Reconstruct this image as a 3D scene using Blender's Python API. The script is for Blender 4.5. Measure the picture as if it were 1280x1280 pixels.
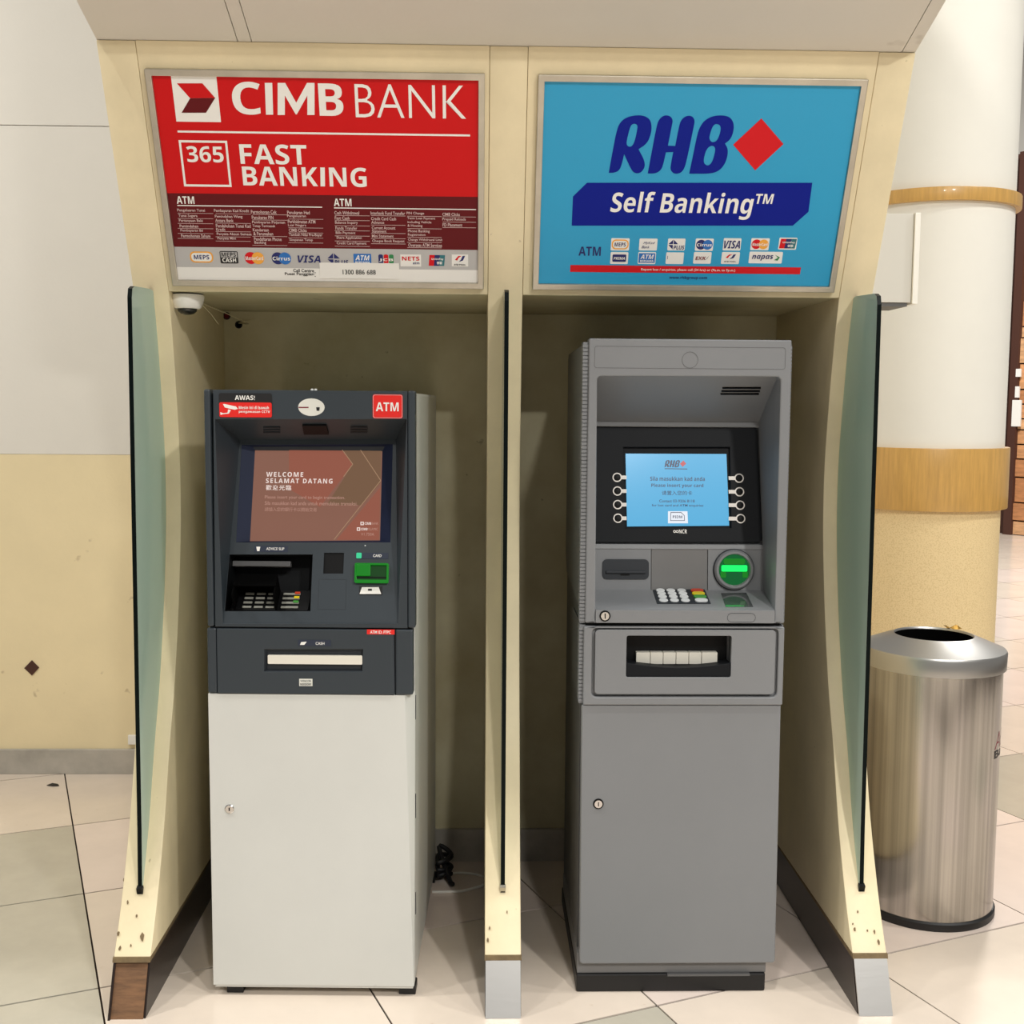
import bpy, bmesh, math, random
from mathutils import Vector, Matrix
from mathutils.geometry import tessellate_polygon
random.seed(7)
for o in list(bpy.data.objects): bpy.data.objects.remove(o)
S = bpy.context.scene
COL = S.collection

# ------------------------------------------------------------------ camera
F = 1460.0                                   # focal length in pixels of the 1280 frame
CAM = Vector((0, 0, 1.4))
YAW, PIT, ROLL = math.radians(1.53), math.atan(135 / 1460), 0.0075
fw = Vector((math.sin(YAW) * math.cos(PIT), math.cos(YAW) * math.cos(PIT), -math.sin(PIT)))
r0 = fw.cross(Vector((0, 0, 1))).normalized(); u0 = r0.cross(fw)
rt = math.cos(ROLL) * r0 + math.sin(ROLL) * u0
up = -math.sin(ROLL) * r0 + math.cos(ROLL) * u0
cd = bpy.data.cameras.new('camera'); cam = bpy.data.objects.new('camera', cd); COL.objects.link(cam)
cd.sensor_width = 36; cd.sensor_fit = 'HORIZONTAL'; cd.lens = 36 * F / 1280; cd.clip_start = 0.05
cam.matrix_world = Matrix(((rt.x, up.x, -fw.x, CAM.x), (rt.y, up.y, -fw.y, CAM.y), (rt.z, up.z, -fw.z, CAM.z), (0, 0, 0, 1)))
S.camera = cam
def ray(x, y): return fw + rt * ((x - 640) / F) - up * ((y - 640) / F)
def hit(x, y, p0, n):
    d = ray(x, y); return CAM + d * ((Vector(p0) - CAM).dot(n) / d.dot(n))
def at(x, y, axis, val):
    n = Vector((0, 0, 0)); n['xyz'.index(axis)] = 1
    return hit(x, y, n * val, n)

# ------------------------------------------------------------------ light
S.view_settings.view_transform = 'Standard'; S.view_settings.look = 'None'
S.view_settings.exposure = 0.0; S.view_settings.gamma = 1.0; S.view_settings.use_curve_mapping = False
W = bpy.data.worlds.new('world'); S.world = W; W.use_nodes = True
W.node_tree.nodes['Background'].inputs[0].default_value = (1.0, 0.98, 0.95, 1)
W.node_tree.nodes['Background'].inputs[1].default_value = 0.25
def disc_light(name, loc, power, size, col=(1, 0.98, 0.945), target=None):
    l = bpy.data.lights.new(name, 'AREA'); l.shape = 'DISK'; l.size = size; l.energy = power; l.color = col
    o = bpy.data.objects.new(name, l); COL.objects.link(o); o.location = loc
    if target:
        o.rotation_euler = (Vector(target) - Vector(loc)).to_track_quat('-Z', 'Y').to_euler()
    return o
# ceiling downlights in rows, plus unseen fills added for booth front and left wall
for i, (x, y, p, s) in enumerate([(2.2, -1.6, 185, .26), (0.9, -2.3, 120, .26), (-2.8, -1.4, 24, .26),  # the middle one is a fill added for the booth front
                                  (2.5, 1.75, 28, .14), (0.35, 1.85, 46, .14), (-1.8, 1.75, 34, .14),
                                  (-3.3, 2.3, 80, .3), (3.4, 2.4, 58, .3)]):  # the left one is added to brighten the wall left of the booth
    disc_light('downlight_and_fill', (x, y, 4.15), p, s)
disc_light('downlight_and_fill', (4.6, 9.0, 5.8), 620, .8)  # unseen lamp added to brighten the far wall and timber pillar

# ------------------------------------------------------------------ materials
def lin(c):
    return tuple(((v / 255) / 12.92 if v / 255 <= .04045 else ((v / 255 + .055) / 1.055) ** 2.4) for v in c) + (1,)
M = {}
def mat(name, col, rough=.5, metal=0, var=0, vscale=6, bump=0, bscale=80, emit=0, coat=0, var2=None, stretch=(1, 1, 1), aniso=0, spec=.5, speck=0, speckcol=(60, 50, 40), speckscale=30, speckth=.72):
    m = bpy.data.materials.new(name); m.use_nodes = True; nt = m.node_tree; N = nt.nodes; L = nt.links
    p = N['Principled BSDF']
    p.inputs['Base Color'].default_value = lin(col); p.inputs['Roughness'].default_value = rough
    p.inputs['Metallic'].default_value = metal; p.inputs['Specular IOR Level'].default_value = spec
    p.inputs['Coat Weight'].default_value = coat; p.inputs['Coat Roughness'].default_value = .08
    if aniso: p.inputs['Anisotropic'].default_value = aniso
    tc = mp = None
    if var or bump or speck:
        tc = N.new('ShaderNodeTexCoord'); mp = N.new('ShaderNodeMapping'); mp.inputs['Scale'].default_value = stretch
        L.new(tc.outputs['Object'], mp.inputs[0])
    last = None
    if var:
        n = N.new('ShaderNodeTexNoise'); n.inputs['Scale'].default_value = vscale; n.inputs['Detail'].default_value = 6
        n.inputs['Roughness'].default_value = .62
        L.new(mp.outputs[0], n.inputs[0])
        r = N.new('ShaderNodeValToRGB'); r.color_ramp.elements[0].position = .3; r.color_ramp.elements[1].position = .72
        c2 = var2 or tuple(max(0, v * (1 - var)) for v in col)
        r.color_ramp.elements[0].color = lin(c2); r.color_ramp.elements[1].color = lin(col)
        L.new(n.outputs[0], r.inputs[0]); last = r.outputs[0]
    if speck:
        n = N.new('ShaderNodeTexNoise'); n.inputs['Scale'].default_value = speckscale; n.inputs['Detail'].default_value = 3
        L.new(mp.outputs[0], n.inputs[0])
        r = N.new('ShaderNodeValToRGB'); r.color_ramp.elements[0].position = speckth; r.color_ramp.elements[1].position = speckth + .04
        L.new(n.outputs[0], r.inputs[0])
        mx = N.new('ShaderNodeMix'); mx.data_type = 'RGBA'
        mu = N.new('ShaderNodeMath'); mu.operation = 'MULTIPLY'; mu.inputs[1].default_value = speck
        L.new(r.outputs[0], mu.inputs[0]); L.new(mu.outputs[0], mx.inputs[0])
        if last: L.new(last, mx.inputs[6])
        else: mx.inputs[6].default_value = lin(col)
        mx.inputs[7].default_value = lin(speckcol); last = mx.outputs[2]
    if last: L.new(last, p.inputs['Base Color'])
    if bump:
        n = N.new('ShaderNodeTexNoise'); n.inputs['Scale'].default_value = bscale; n.inputs['Detail'].default_value = 4
        L.new(mp.outputs[0], n.inputs[0])
        b = N.new('ShaderNodeBump'); b.inputs['Strength'].default_value = bump; b.inputs['Distance'].default_value = .002
        L.new(n.outputs[0], b.inputs['Height']); L.new(b.outputs[0], p.inputs['Normal'])
    if emit:
        p.inputs['Base Color'].default_value = lin(tuple(v * .35 for v in col))
        p.inputs['Emission Color'].default_value = lin(col); p.inputs['Emission Strength'].default_value = emit
    M[name] = m
    return m
mat('wall_white', (226, 222, 212), .75, var=.03, vscale=1.5, bump=.15, speck=.25, speckcol=(150, 140, 125), speckscale=9, speckth=.74)
mat('wall_cream', (240, 223, 180), .7, var=.05, vscale=2.2, bump=.2, speck=.4, speckcol=(150, 125, 90), speckscale=14, speckth=.7)
mat('cream', (238, 223, 184), .5, var=.07, vscale=5, bump=.15, bscale=60, speck=.4, speckcol=(120, 100, 60), speckscale=40, speckth=.74)
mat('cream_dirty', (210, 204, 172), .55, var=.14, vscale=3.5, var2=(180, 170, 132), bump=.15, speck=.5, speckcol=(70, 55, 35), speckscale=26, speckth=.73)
mat('chip_edge', (128, 108, 76), .8, var=.2, vscale=60)
mat('column_white', (240, 238, 228), .65, var=.03, vscale=2)
mat('column_speckle', (236, 212, 162), .6, speck=.34, speckcol=(194, 164, 106), speckscale=240, speckth=.52)
mat('maple', (214, 168, 92), .35, var=.12, vscale=6, stretch=(14, 14, 1.2), coat=.2)
mat('baseboard_stone', (190, 184, 172), .4, var=.16, vscale=7, speck=.4, speckcol=(90, 82, 70), speckscale=12, speckth=.66)
mat('tile_beige', (222, 208, 192), .16, var=.05, vscale=4, bump=.03, bscale=30, speck=.3, speckcol=(190, 165, 140), speckscale=24, speckth=.7)
mat('tile_pink', (227, 211, 199), .16, var=.05, vscale=4, bump=.03, bscale=30)
mat('tile_grey', (188, 182, 166), .18, var=.06, vscale=5, bump=.03, bscale=30)
mat('grout', (36, 27, 22), .9, spec=.1)
mat('skirt_dark', (42, 30, 26), .3, var=.25, vscale=8)
mat('metal_plate', (204, 202, 198), .34, .8, bump=.05, bscale=12, stretch=(2, 2, 8))
mat('metal_base', (196, 190, 178), .38, .35, var=.2, vscale=8)
mat('old_wood', (136, 98, 66), .7, var=.35, vscale=5, stretch=(3, 3, 18))
mat('brushed', (208, 203, 196), .24, 1, aniso=.8, var=.3, vscale=5, stretch=(7, 7, .03), bump=.5, bscale=5)  # brushed steel; light and dark streaks of reflection put into the colour
mat('brushed_lid', (196, 194, 190), .34, 1, aniso=.5)
mat('black_rubber', (14, 14, 15), .5)
mat('black', (6, 6, 7), .55, spec=.25)
mat('hole_black', (3, 3, 3), .9, spec=.05)
mat('frame_metal', (196, 190, 176), .35, .8, var=.1, vscale=10)
mat('red', (208, 16, 20), .45, spec=.2)
mat('maroon', (98, 16, 22), .45, spec=.2)
mat('sign_grey', (186, 184, 182), .4)
mat('sign_white', (238, 236, 230), .4)
mat('print_white', (244, 242, 236), .5)
mat('print_pale', (216, 190, 186), .5)
mat('sky_blue', (44, 160, 206), .3, spec=.3)
mat('navy', (2, 26, 140), .45, spec=.15)
mat('print_navy', (14, 26, 100), .5)
mat('print_black', (20, 20, 22), .5)
mat('print_red', (214, 22, 32), .45, spec=.2)
mat('print_orange', (244, 170, 60), .4)
mat('print_blue', (24, 110, 190), .4)
mat('print_green', (30, 130, 70), .4)
mat('print_teal', (30, 110, 120), .4)
mat('slate', (49, 57, 63), .42, bump=.06, bscale=500)
mat('slate_dark', (36, 41, 47), .55)
mat('bay_black', (14, 16, 18), .6, spec=.2)
mat('navy_bezel', (30, 38, 62), .55, spec=.2)
mat('off_white', (214, 215, 209), .42, var=.03, vscale=3, bump=.05, bscale=300, speck=.3, speckcol=(150, 148, 140), speckscale=11, speckth=.76)
mat('shutter', (232, 228, 214), .4)
mat('atm_grey', (130, 132, 134), .45, var=.03, vscale=3, bump=.08, bscale=600)
mat('atm_grey_dark', (92, 92, 92), .5)
mat('atm_mid', (116, 115, 114), .5, bump=.06, bscale=400)
mat('bezel_black', (24, 26, 29), .55, spec=.15)
mat('ring_white', (236, 230, 222), .4)
mat('key_white', (225, 228, 228), .35)
mat('key_dim', (150, 150, 140), .4)
mat('key_red', (206, 66, 36), .35)
mat('key_yellow', (238, 214, 30), .35)
mat('key_green', (70, 150, 60), .35)
mat('chrome', (214, 212, 208), .2, 1)
mat('plastic_white', (240, 238, 230), .35)
mat('dome_dark', (40, 42, 40), .1)
mat('wire_pale', (196, 186, 150), .6)
mat('gold_foil', (170, 130, 50), .4, .5)
mat('box_grey', (206, 204, 196), .5)
mat('timber_a', (226, 164, 112), .6, var=.25, vscale=3, stretch=(2, 2, 10))
mat('timber_b', (208, 142, 92), .6, var=.25, vscale=3, stretch=(2, 2, 10))
mat('timber_c', (236, 182, 132), .6, var=.25, vscale=3, stretch=(2, 2, 10))
mat('timber_dark', (70, 38, 26), .6)
mat('sticker_red', (232, 40, 34), .35)
mat('sticker_oval', (226, 226, 216), .3)
mat('label_navy', (40, 48, 66), .4)
mat('screen_brown', (156, 108, 90), .2, emit=.62)
mat('screen_orange', (170, 100, 80), .2, emit=.62)
mat('screen_olive', (136, 102, 76), .2, emit=.62)
mat('screen_line', (190, 152, 118), .2, emit=.62)
mat('screen_text', (250, 232, 224), .3, emit=.8)
mat('screen_dim', (212, 160, 142), .3, emit=.6)
mat('screen_blue', (84, 178, 226), .2, emit=.85)
mat('screen_navy', (22, 40, 92), .3, emit=.5)
mat('screen_red', (206, 66, 74), .3, emit=.7)
mat('screen_white', (232, 238, 248), .3, emit=.85)
mat('screen_black', (12, 14, 18), .6, spec=.2)
mat('green_lit', (0, 150, 20), .3, emit=.55)
mat('green_deep', (0, 84, 10), .3, emit=.4)
mat('green_glow', (10, 235, 90), .3, emit=1.6)
mat('green_dark', (6, 120, 56), .15, emit=.5)
mat('green_icon', (60, 210, 150), .3, emit=.9)
mat('led_white', (240, 240, 230), .3, emit=.6)
def glass_mat():
    m = bpy.data.materials.new('frosted_glass'); m.use_nodes = True; N = m.node_tree.nodes; L = m.node_tree.links
    N.remove(N['Principled BSDF']); out = N['Material Output']
    d = N.new('ShaderNodeBsdfDiffuse'); d.inputs[0].default_value = lin((212, 232, 220))
    t = N.new('ShaderNodeBsdfTranslucent'); t.inputs[0].default_value = lin((205, 235, 218))
    g = N.new('ShaderNodeBsdfGlossy'); g.inputs['Roughness'].default_value = .12
    a = N.new('ShaderNodeMixShader'); a.inputs[0].default_value = .28; b = N.new('ShaderNodeMixShader')
    fr = N.new('ShaderNodeFresnel'); fr.inputs[0].default_value = 1.18
    L.new(d.outputs[0], a.inputs[1]); L.new(t.outputs[0], a.inputs[2]); L.new(fr.outputs[0], b.inputs[0])
    L.new(a.outputs[0], b.inputs[1]); L.new(g.outputs[0], b.inputs[2]); L.new(b.outputs[0], out.inputs[0])
    M['frosted_glass'] = m
glass_mat()
mat('glass_edge', (3, 12, 11), .35, spec=.12)

# ------------------------------------------------------------------ helpers
def wloc(o):
    v = Vector((0, 0, 0))
    while o: v += o.location; o = o.parent
    return v
class FR:
    """a plane: origin, u axis, v axis; w is height towards the viewer's side"""
    def __init__(s, o, ex, ey):
        s.o = Vector(o); s.ex = Vector(ex).normalized(); s.ey = Vector(ey).normalized(); s.n = s.ex.cross(s.ey).normalized()
    def P(s, u, v, w=0): return s.o + s.ex * u + s.ey * v + s.n * w
    def uv(s, x, y, w=0):
        p = hit(x, y, s.o + s.n * w, s.n) - s.o
        return (p.dot(s.ex), p.dot(s.ey))
    def rect(s, x0, y0, x1, y1, w=0):
        xm, ym = (x0 + x1) / 2, (y0 + y1) / 2
        return (s.uv(x0, ym, w)[0], s.uv(xm, y1, w)[1], s.uv(x1, ym, w)[0], s.uv(xm, y0, w)[1])
    def loop(s, pts, w=0): return [s.uv(x, y, w) for x, y in pts]
def rr(u0, v0, u1, v1, r=.004, n=4):
    r = min(r, abs(u1 - u0) / 2, abs(v1 - v0) / 2); L = []
    for cx, cy, a in ((u1 - r, v1 - r, 0), (u0 + r, v1 - r, 90), (u0 + r, v0 + r, 180), (u1 - r, v0 + r, 270)):
        for i in range(n + 1):
            t = math.radians(a + 90 * i / n); L.append((cx + r * math.cos(t), cy + r * math.sin(t)))
    return L
def ell(cu, cv, ru, rv=None, n=28):
    rv = rv or ru
    return [(cu + ru * math.cos(2 * math.pi * i / n), cv + rv * math.sin(2 * math.pi * i / n)) for i in range(n)]
def box2(u0, v0, u1, v1): return [(u0, v0), (u1, v0), (u1, v1), (u0, v1)]
def inset(loop, d):
    cu = sum(p[0] for p in loop) / len(loop); cv = sum(p[1] for p in loop) / len(loop)
    L = []
    for u, v in loop:
        L.append((u - math.copysign(min(d, abs(u - cu)), u - cu), v - math.copysign(min(d, abs(v - cv)), v - cv)))
    return L
def chaikin(L, k=2):
    for _ in range(k):
        N = []
        for i in range(len(L)):
            a, b = L[i], L[(i + 1) % len(L)]
            if a == b:
                N.append(a); N.append(b); continue
            N.append((.75 * a[0] + .25 * b[0], .75 * a[1] + .25 * b[1])); N.append((.25 * a[0] + .75 * b[0], .25 * a[1] + .75 * b[1]))
        L = N
    out = []
    for p in L:
        if not out or (abs(out[-1][0] - p[0]) + abs(out[-1][1] - p[1])) > 1e-6: out.append(p)
    return out
class B:
    def __init__(s): s.v = []; s.f = []; s.mi = []; s.m = 0
    def add(s, pts, faces):
        k = len(s.v); s.v += [Vector(p) for p in pts]
        for f in faces: s.f.append([i + k for i in f]); s.mi.append(s.m)
        return s
    def quad(s, *p): return s.add(p, [list(range(len(p)))])
    def plate(s, fr, loops, w0, w1, back=True, sides=True, front=True):
        flat = [p for l in loops for p in l]
        tris = tessellate_polygon([[Vector((p[0], p[1], 0)) for p in l] for l in loops])
        n = len(flat); pts = [fr.P(u, v, w1) for u, v in flat] + [fr.P(u, v, w0) for u, v in flat]
        F_ = []
        if front: F_ += [list(t) for t in tris]
        if back and abs(w1 - w0) > 1e-9: F_ += [[i + n for i in t][::-1] for t in tris]
        if sides and abs(w1 - w0) > 1e-9:
            k = 0
            for l in loops:
                m = len(l)
                for i in range(m):
                    a, b = k + i, k + (i + 1) % m; F_.append([a, b, b + n, a + n])
                k += m
        return s.add(pts, F_)
    def flat(s, fr, loop, w=.0006): return s.plate(fr, [loop], w, w)
    def bridge(s, fr, la, wa, lb, wb):
        n = len(la); pts = [fr.P(u, v, wa) for u, v in la] + [fr.P(u, v, wb) for u, v in lb]
        return s.add(pts, [[i, (i + 1) % n, (i + 1) % n + n, i + n] for i in range(n)])
    def box(s, x0, x1, y0, y1, z0, z1):
        p = [(x, y, z) for x in (x0, x1) for y in (y0, y1) for z in (z0, z1)]
        return s.add(p, [[0, 1, 3, 2], [4, 6, 7, 5], [0, 4, 5, 1], [2, 3, 7, 6], [0, 2, 6, 4], [1, 5, 7, 3]])
    def fbox(s, fr, u0, u1, v0, v1, w0, w1): return s.plate(fr, [box2(u0, v0, u1, v1)], w0, w1)
    def lathe(s, c, prof, n=48, ax=(0, 0, 1), cap=(True, True)):
        ax = Vector(ax).normalized(); a = ax.orthogonal().normalized(); b = ax.cross(a); c = Vector(c)
        pts = []; fs = []
        for r, h in prof:
            for i in range(n):
                t = 2 * math.pi * i / n; pts.append(c + ax * h + (a * math.cos(t) + b * math.sin(t)) * r)
        for j in range(len(prof) - 1):
            for i in range(n):
                fs.append([j * n + i, j * n + (i + 1) % n, (j + 1) * n + (i + 1) % n, (j + 1) * n + i])
        if cap[0]: fs.append(list(range(n))[::-1])
        if cap[1]: fs.append([(len(prof) - 1) * n + i for i in range(n)])
        return s.add(pts, fs)
    def tube(s, pts, r, n=8):
        pts = [Vector(p) for p in pts]; P = []; fs = []
        for j, p in enumerate(pts):
            d = (pts[min(j + 1, len(pts) - 1)] - pts[max(j - 1, 0)]).normalized()
            a = d.cross(Vector((0.13, 0.31, .94))).normalized(); b = d.cross(a)
            for i in range(n):
                t = 2 * math.pi * i / n; P.append(p + (a * math.cos(t) + b * math.sin(t)) * r)
        for j in range(len(pts) - 1):
            for i in range(n): fs.append([j * n + i, j * n + (i + 1) % n, (j + 1) * n + (i + 1) % n, (j + 1) * n + i])
        fs.append(list(range(n))[::-1]); fs.append([(len(pts) - 1) * n + i for i in range(n)])
        return s.add(P, fs)
    def build(s, name, mats, parent=None, bevel=0, smooth=False, loc=None, seg=2):
        if isinstance(mats, str): mats = [mats]
        base = wloc(parent) + (Vector(loc) if loc else Vector((0, 0, 0)))
        me = bpy.data.meshes.new(name); me.from_pydata([v - base for v in s.v], [], s.f)
        me.polygons.foreach_set('material_index', s.mi)
        for m in mats: me.materials.append(M[m])
        bm = bmesh.new(); bm.from_mesh(me)
        bmesh.ops.remove_doubles(bm, verts=bm.verts, dist=1e-6)
        bmesh.ops.recalc_face_normals(bm, faces=bm.faces)
        if bevel:
            es = [e for e in bm.edges if len(e.link_faces) == 2 and e.calc_face_angle(0) > .5]
            bmesh.ops.bevel(bm, geom=es, offset=bevel, segments=seg, profile=.5, affect='EDGES', clamp_overlap=True)
        bm.to_mesh(me); bm.free()
        if smooth or bevel:
            me.shade_smooth(); me.set_sharp_from_angle(angle=math.radians(32 if smooth else 18))
        o = bpy.data.objects.new(name, me); COL.objects.link(o); o.parent = parent
        if loc: o.location = loc
        return o
def tag(o, label, cat=None, group=None, kind=None):
    if label: o['label'] = label
    if cat: o['category'] = cat
    if group: o['group'] = group
    if kind: o['kind'] = kind
    return o
def thing(name, loc, label, cat, group=None):
    o = bpy.data.objects.new(name, None); COL.objects.link(o); o.location = loc; o.empty_display_size = .1
    return tag(o, label, cat, group)
def text(s, fr, r, m, parent, bold=0, w=.0009, name='lettering', shear=0, spacing=1, wrap=None, res=3, fit=True):
    """flat lettering fitted to the rectangle r = (u0, v0, u1, v1) of plane fr"""
    if bold is not None and bold >= .019 and s.isascii(): s, bold = sans(s, 'bolditalic' if .13 <= shear < .2 else 'bold'), 0; shear = 0 if .13 <= shear < .2 else shear
    c = bpy.data.curves.new('t', 'FONT'); c.body = s; c.size = 1; c.offset = bold; c.shear = shear; c.resolution_u = res; c.space_character = spacing
    ob = bpy.data.objects.new('t', c); me = bpy.data.meshes.new_from_object(ob)
    bpy.data.objects.remove(ob); bpy.data.curves.remove(c)
    if not me.vertices: return None
    xs = [v.co.x for v in me.vertices]; ys = [v.co.y for v in me.vertices]
    x0, x1, y0, y1 = min(xs), max(xs), min(ys), max(ys)
    base = wloc(parent)
    for v in me.vertices:
        a = (v.co.x - x0) / max(x1 - x0, 1e-6); b = (v.co.y - y0) / max(y1 - y0, 1e-6)
        u, vv = r[0] + a * (r[2] - r[0]), r[1] + b * (r[3] - r[1])
        v.co = (wrap(u, vv) if wrap else fr.P(u, vv, w)) - base
    me.name = name; me.materials.clear(); me.materials.append(M[m])
    o = bpy.data.objects.new(name, me); COL.objects.link(o); o.parent = parent
    return o
def sans(s, style='bold'):
    """the sans-serif alphabets of the built-in symbol font: plain, bold or bold italic"""
    A, a, d = {'plain': (0x1D5A0, 0x1D5BA, 0x1D7E2), 'bold': (0x1D5D4, 0x1D5EE, 0x1D7EC), 'bolditalic': (0x1D63C, 0x1D656, 0x1D7EC)}[style]
    out = ''
    for c in s:
        if 'A' <= c <= 'Z': out += chr(A + ord(c) - 65)
        elif 'a' <= c <= 'z': out += chr(a + ord(c) - 97)
        elif '0' <= c <= '9': out += chr(d + ord(c) - 48)
        else: out += c
    return out
def crop(ox, oy, s):
    return lambda x0, y0, x1, y1: (ox + x0 / s, oy + y0 / s, ox + x1 / s, oy + y1 / s)

# ------------------------------------------------------------------ the setting
floor = B().box(-9, 12, -6, 16, -.05, -.006).build('floor', 'tile_beige'); tag(floor, 'polished beige tiled floor laid at an angle', kind='structure')
B().box(-3.4, 9, .4, 14, -.006, -.0035).build('grout_bed', 'grout', floor)
TH = math.radians(21.9); e1 = Vector((math.cos(TH), math.sin(TH), 0)); e2 = Vector((-math.sin(TH), math.cos(TH), 0))
TA, TB, GA, GB = .597, .586, .168 - .002, 2.262
tmesh = {}
def tile_mesh(m):
    g = .0022; a, b, t = TA / 2 - g, TB / 2 - .0032, .00005
    pts = []
    for (k, z) in ((0, -.0036), (0, -.0008), (t, 0)):
        for sx, sy in ((-1, -1), (1, -1), (1, 1), (-1, 1)): pts.append(e1 * sx * (a - k) + e2 * sy * (b - k) + Vector((0, 0, z)))
    fs = [[8, 9, 10, 11]]
    for j in (0, 4):
        for i in range(4): fs.append([j + i, j + (i + 1) % 4, j + (i + 1) % 4 + 4, j + i + 4])
    me = bpy.data.meshes.new('tile'); me.from_pydata(pts, [], fs); me.materials.append(M[m]); return me
for m in ('tile_beige', 'tile_pink', 'tile_grey'): tmesh[m] = tile_mesh(m)
greypts = [g_.xy for g_ in (at(50, 1085, 'z', 0), at(55, 1190, 'z', 0), at(30, 1275, 'z', 0), at(1270, 965, 'z', 0))] + [Vector((.25, 2.3)), Vector((2.9, 2.5)), Vector((-2.3, 2.4))]
ntile = 0
for i in range(-6, 22):
    for j in range(-4, 24):
        c = e1 * (GA + (i + .5) * TA) + e2 * (GB + (j + .5) * TB)
        near = -2.6 < c.x < 4.2 and .9 < c.y < 6.3 and not (c.x < -.5 and c.y > 4.8)
        far = c.y >= 6.3 and c.y < 13.2 and .34 * c.y < c.x < .34 * c.y + 2.6
        if not (near or far): continue
        m = random.choice(['tile_beige', 'tile_beige', 'tile_pink'])
        for g_ in greypts:
            d = Vector((g_[0], g_[1], 0)) - c
            if abs(d.dot(e1)) < TA / 2 and abs(d.dot(e2)) < TB / 2: m = 'tile_grey'
        o = bpy.data.objects.new('tile', tmesh[m]); COL.objects.link(o); o.parent = floor; o.location = c; ntile += 1

WY = 4.345
zc = at(60, 568, 'y', WY).z; zj = at(60, 157, 'y', WY).z
wall = B().box(-6, -.5, WY + .012, WY + .2, 0, 4.2).build('wall_left', 'chip_edge'); tag(wall, 'painted wall left of the booth, pale grey above and cream below', kind='structure')
for z0, z1, m in ((.0, zc, 'wall_cream'), (zc + .001, zj - .0015, 'wall_white'), (zj + .0015, 4.2, 'wall_white')):
    B().box(-6, -.5, WY, WY + .012, z0, z1).build('wall_panel', m, wall)
c = at(40, 835, 'y', WY); fw_ = FR((c.x, WY - .002, c.z), (1, 0, 0), (0, 0, 1))
B().plate(fw_, [[(0, -.028), (.027, .002), (.001, .03), (-.028, 0)]], -.002, .001).build('inlay_tile', 'timber_dark', wall)
zb = at(60, 937, 'y', WY - .015).z
tag(B().box(-6, -.55, WY - .015, WY, 0, zb).build('baseboard_left', 'baseboard_stone', bevel=.002), 'grey stone skirting along the cream wall', kind='structure')
# block behind the booth that carries it
tag(B().box(-.835, .95, 3.53, 4.6, 0, 3.4).build('wall_back', 'wall_white'), 'plain wall block behind the booth', kind='structure')
# overhanging soffit above the sign header, in four boards
sof = [(2.652, 2.181), (2.56, 2.212), (2.47, 2.243), (2.38, 2.285), (2.30, 2.345), (2.25, 2.43), (2.235, 2.60), (2.235, 3.4)]
soffit = B().box(-.84, .955, 2.72, 3.53, 2.19, 3.4).build('ceiling_bulkhead', 'wall_white'); tag(soffit, 'pale bulkhead overhanging the booth header', kind='structure')
def xs(px, py): return hit(px, py, (0, 2.50, 2.233), Vector((0, -.32, -.95))).x
cuts = [-.842, xs(287, 20), xs(305, 20), xs(1153, 20), .958]
for a, b in zip(cuts[:-1], cuts[1:]):
    bl = B(); g = .001
    P = [(a + g, y, z) for y, z in sof] + [(b - g, y, z) for y, z in sof] + [(a + g, 2.74, 2.186), (a + g, 2.74, 3.4), (b - g, 2.74, 2.186), (b - g, 2.74, 3.4)]
    n = len(sof); fs = [[i, i + 1, i + 1 + n, i + n] for i in range(n - 1)]
    fs += [list(range(n)) + [2 * n + 1, 2 * n], [n + i for i in range(n)][::-1] + [2 * n + 2, 2 * n + 3], [2 * n, 2 * n + 1, 2 * n + 3, 2 * n + 2], [0, n, 2 * n + 2, 2 * n]]
    bl.add(P, fs).build('soffit_board', 'wall_white', soffit, smooth=True)

# column with wood bands
CC = Vector((1.64, 4.30, 0)); CR = .28
def colz(py, r=0): return at(1175, py, 'y', CC.y - CR - r).z
z1, z2, z3, z4 = colz(640, .02), colz(561, .02), colz(249, .02), colz(232, .02)
colm = tag(B().lathe(CC, [(CR - .004, 0), (CR - .004, z1 + .02)], 64).build('column', 'column_speckle', smooth=True), 'round column with speckled cream base and wooden bands', kind='structure')
B().lathe(CC, [(CR, z1 + .02), (CR, 4.5)], 64).build('upper_shaft', 'column_white', colm, smooth=True)
for a, b, t in ((z1, z2, .018), (z3, z4, .02)):
    B().lathe(CC, [(CR - .01, a), (CR + t, a), (CR + t + .001, a + .003), (CR + t + .001, b - .003), (CR + t, b), (CR - .01, b)], 64, cap=(False, False)).build('wood_band', 'maple', colm, smooth=True)
# far side of the mall, seen past the column
tag(B().box(3.2, 12, 14.2, 14.4, 0, 7).build('wall_far', 'wall_white'), 'pale far wall across the mall', kind='structure')
TP = Vector((6.02, 12.55, 0))
pil = thing('timber_pillar', TP, 'stacked timber clad pillar in the distance past the round column', 'pillar')
fl = Vector((-.62, .78, 0)).normalized(); frr = Vector((.9, .43, 0)).normalized()
z = 0.0; k = 0
B().add([TP + fl * a + frr * b + Vector((0, 0, z_)) for z_ in (0, 4.15) for a, b in ((.06, .06), (1.2, .06), (1.2, 1.6), (.06, 1.6))], [[0, 1, 5, 4], [1, 2, 6, 5], [2, 3, 7, 6], [3, 0, 4, 7], [4, 5, 6, 7]]).build('core', 'timber_dark', pil)
while z < 4.1:
    h = random.choice([.12, .16, .2, .24, .28]); t = random.uniform(0, .03)
    p = [TP + fl * a + frr * b for a, b in ((-t, -t), (.2, -t), (.2, .05), (.05, .05), (.05, 1.6), (-t, 1.6))]
    n = len(p); pts = [q + Vector((0, 0, z + .008)) for q in p] + [q + Vector((0, 0, z + h - .008)) for q in p]
    B().add(pts, [list(range(n))[::-1], [n + i for i in range(n)]] + [[i, (i + 1) % n, (i + 1) % n + n, i + n] for i in range(n)]).build('timber', random.choice(['timber_a', 'timber_b', 'timber_c']), pil)
    z += h; k += 1
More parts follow.
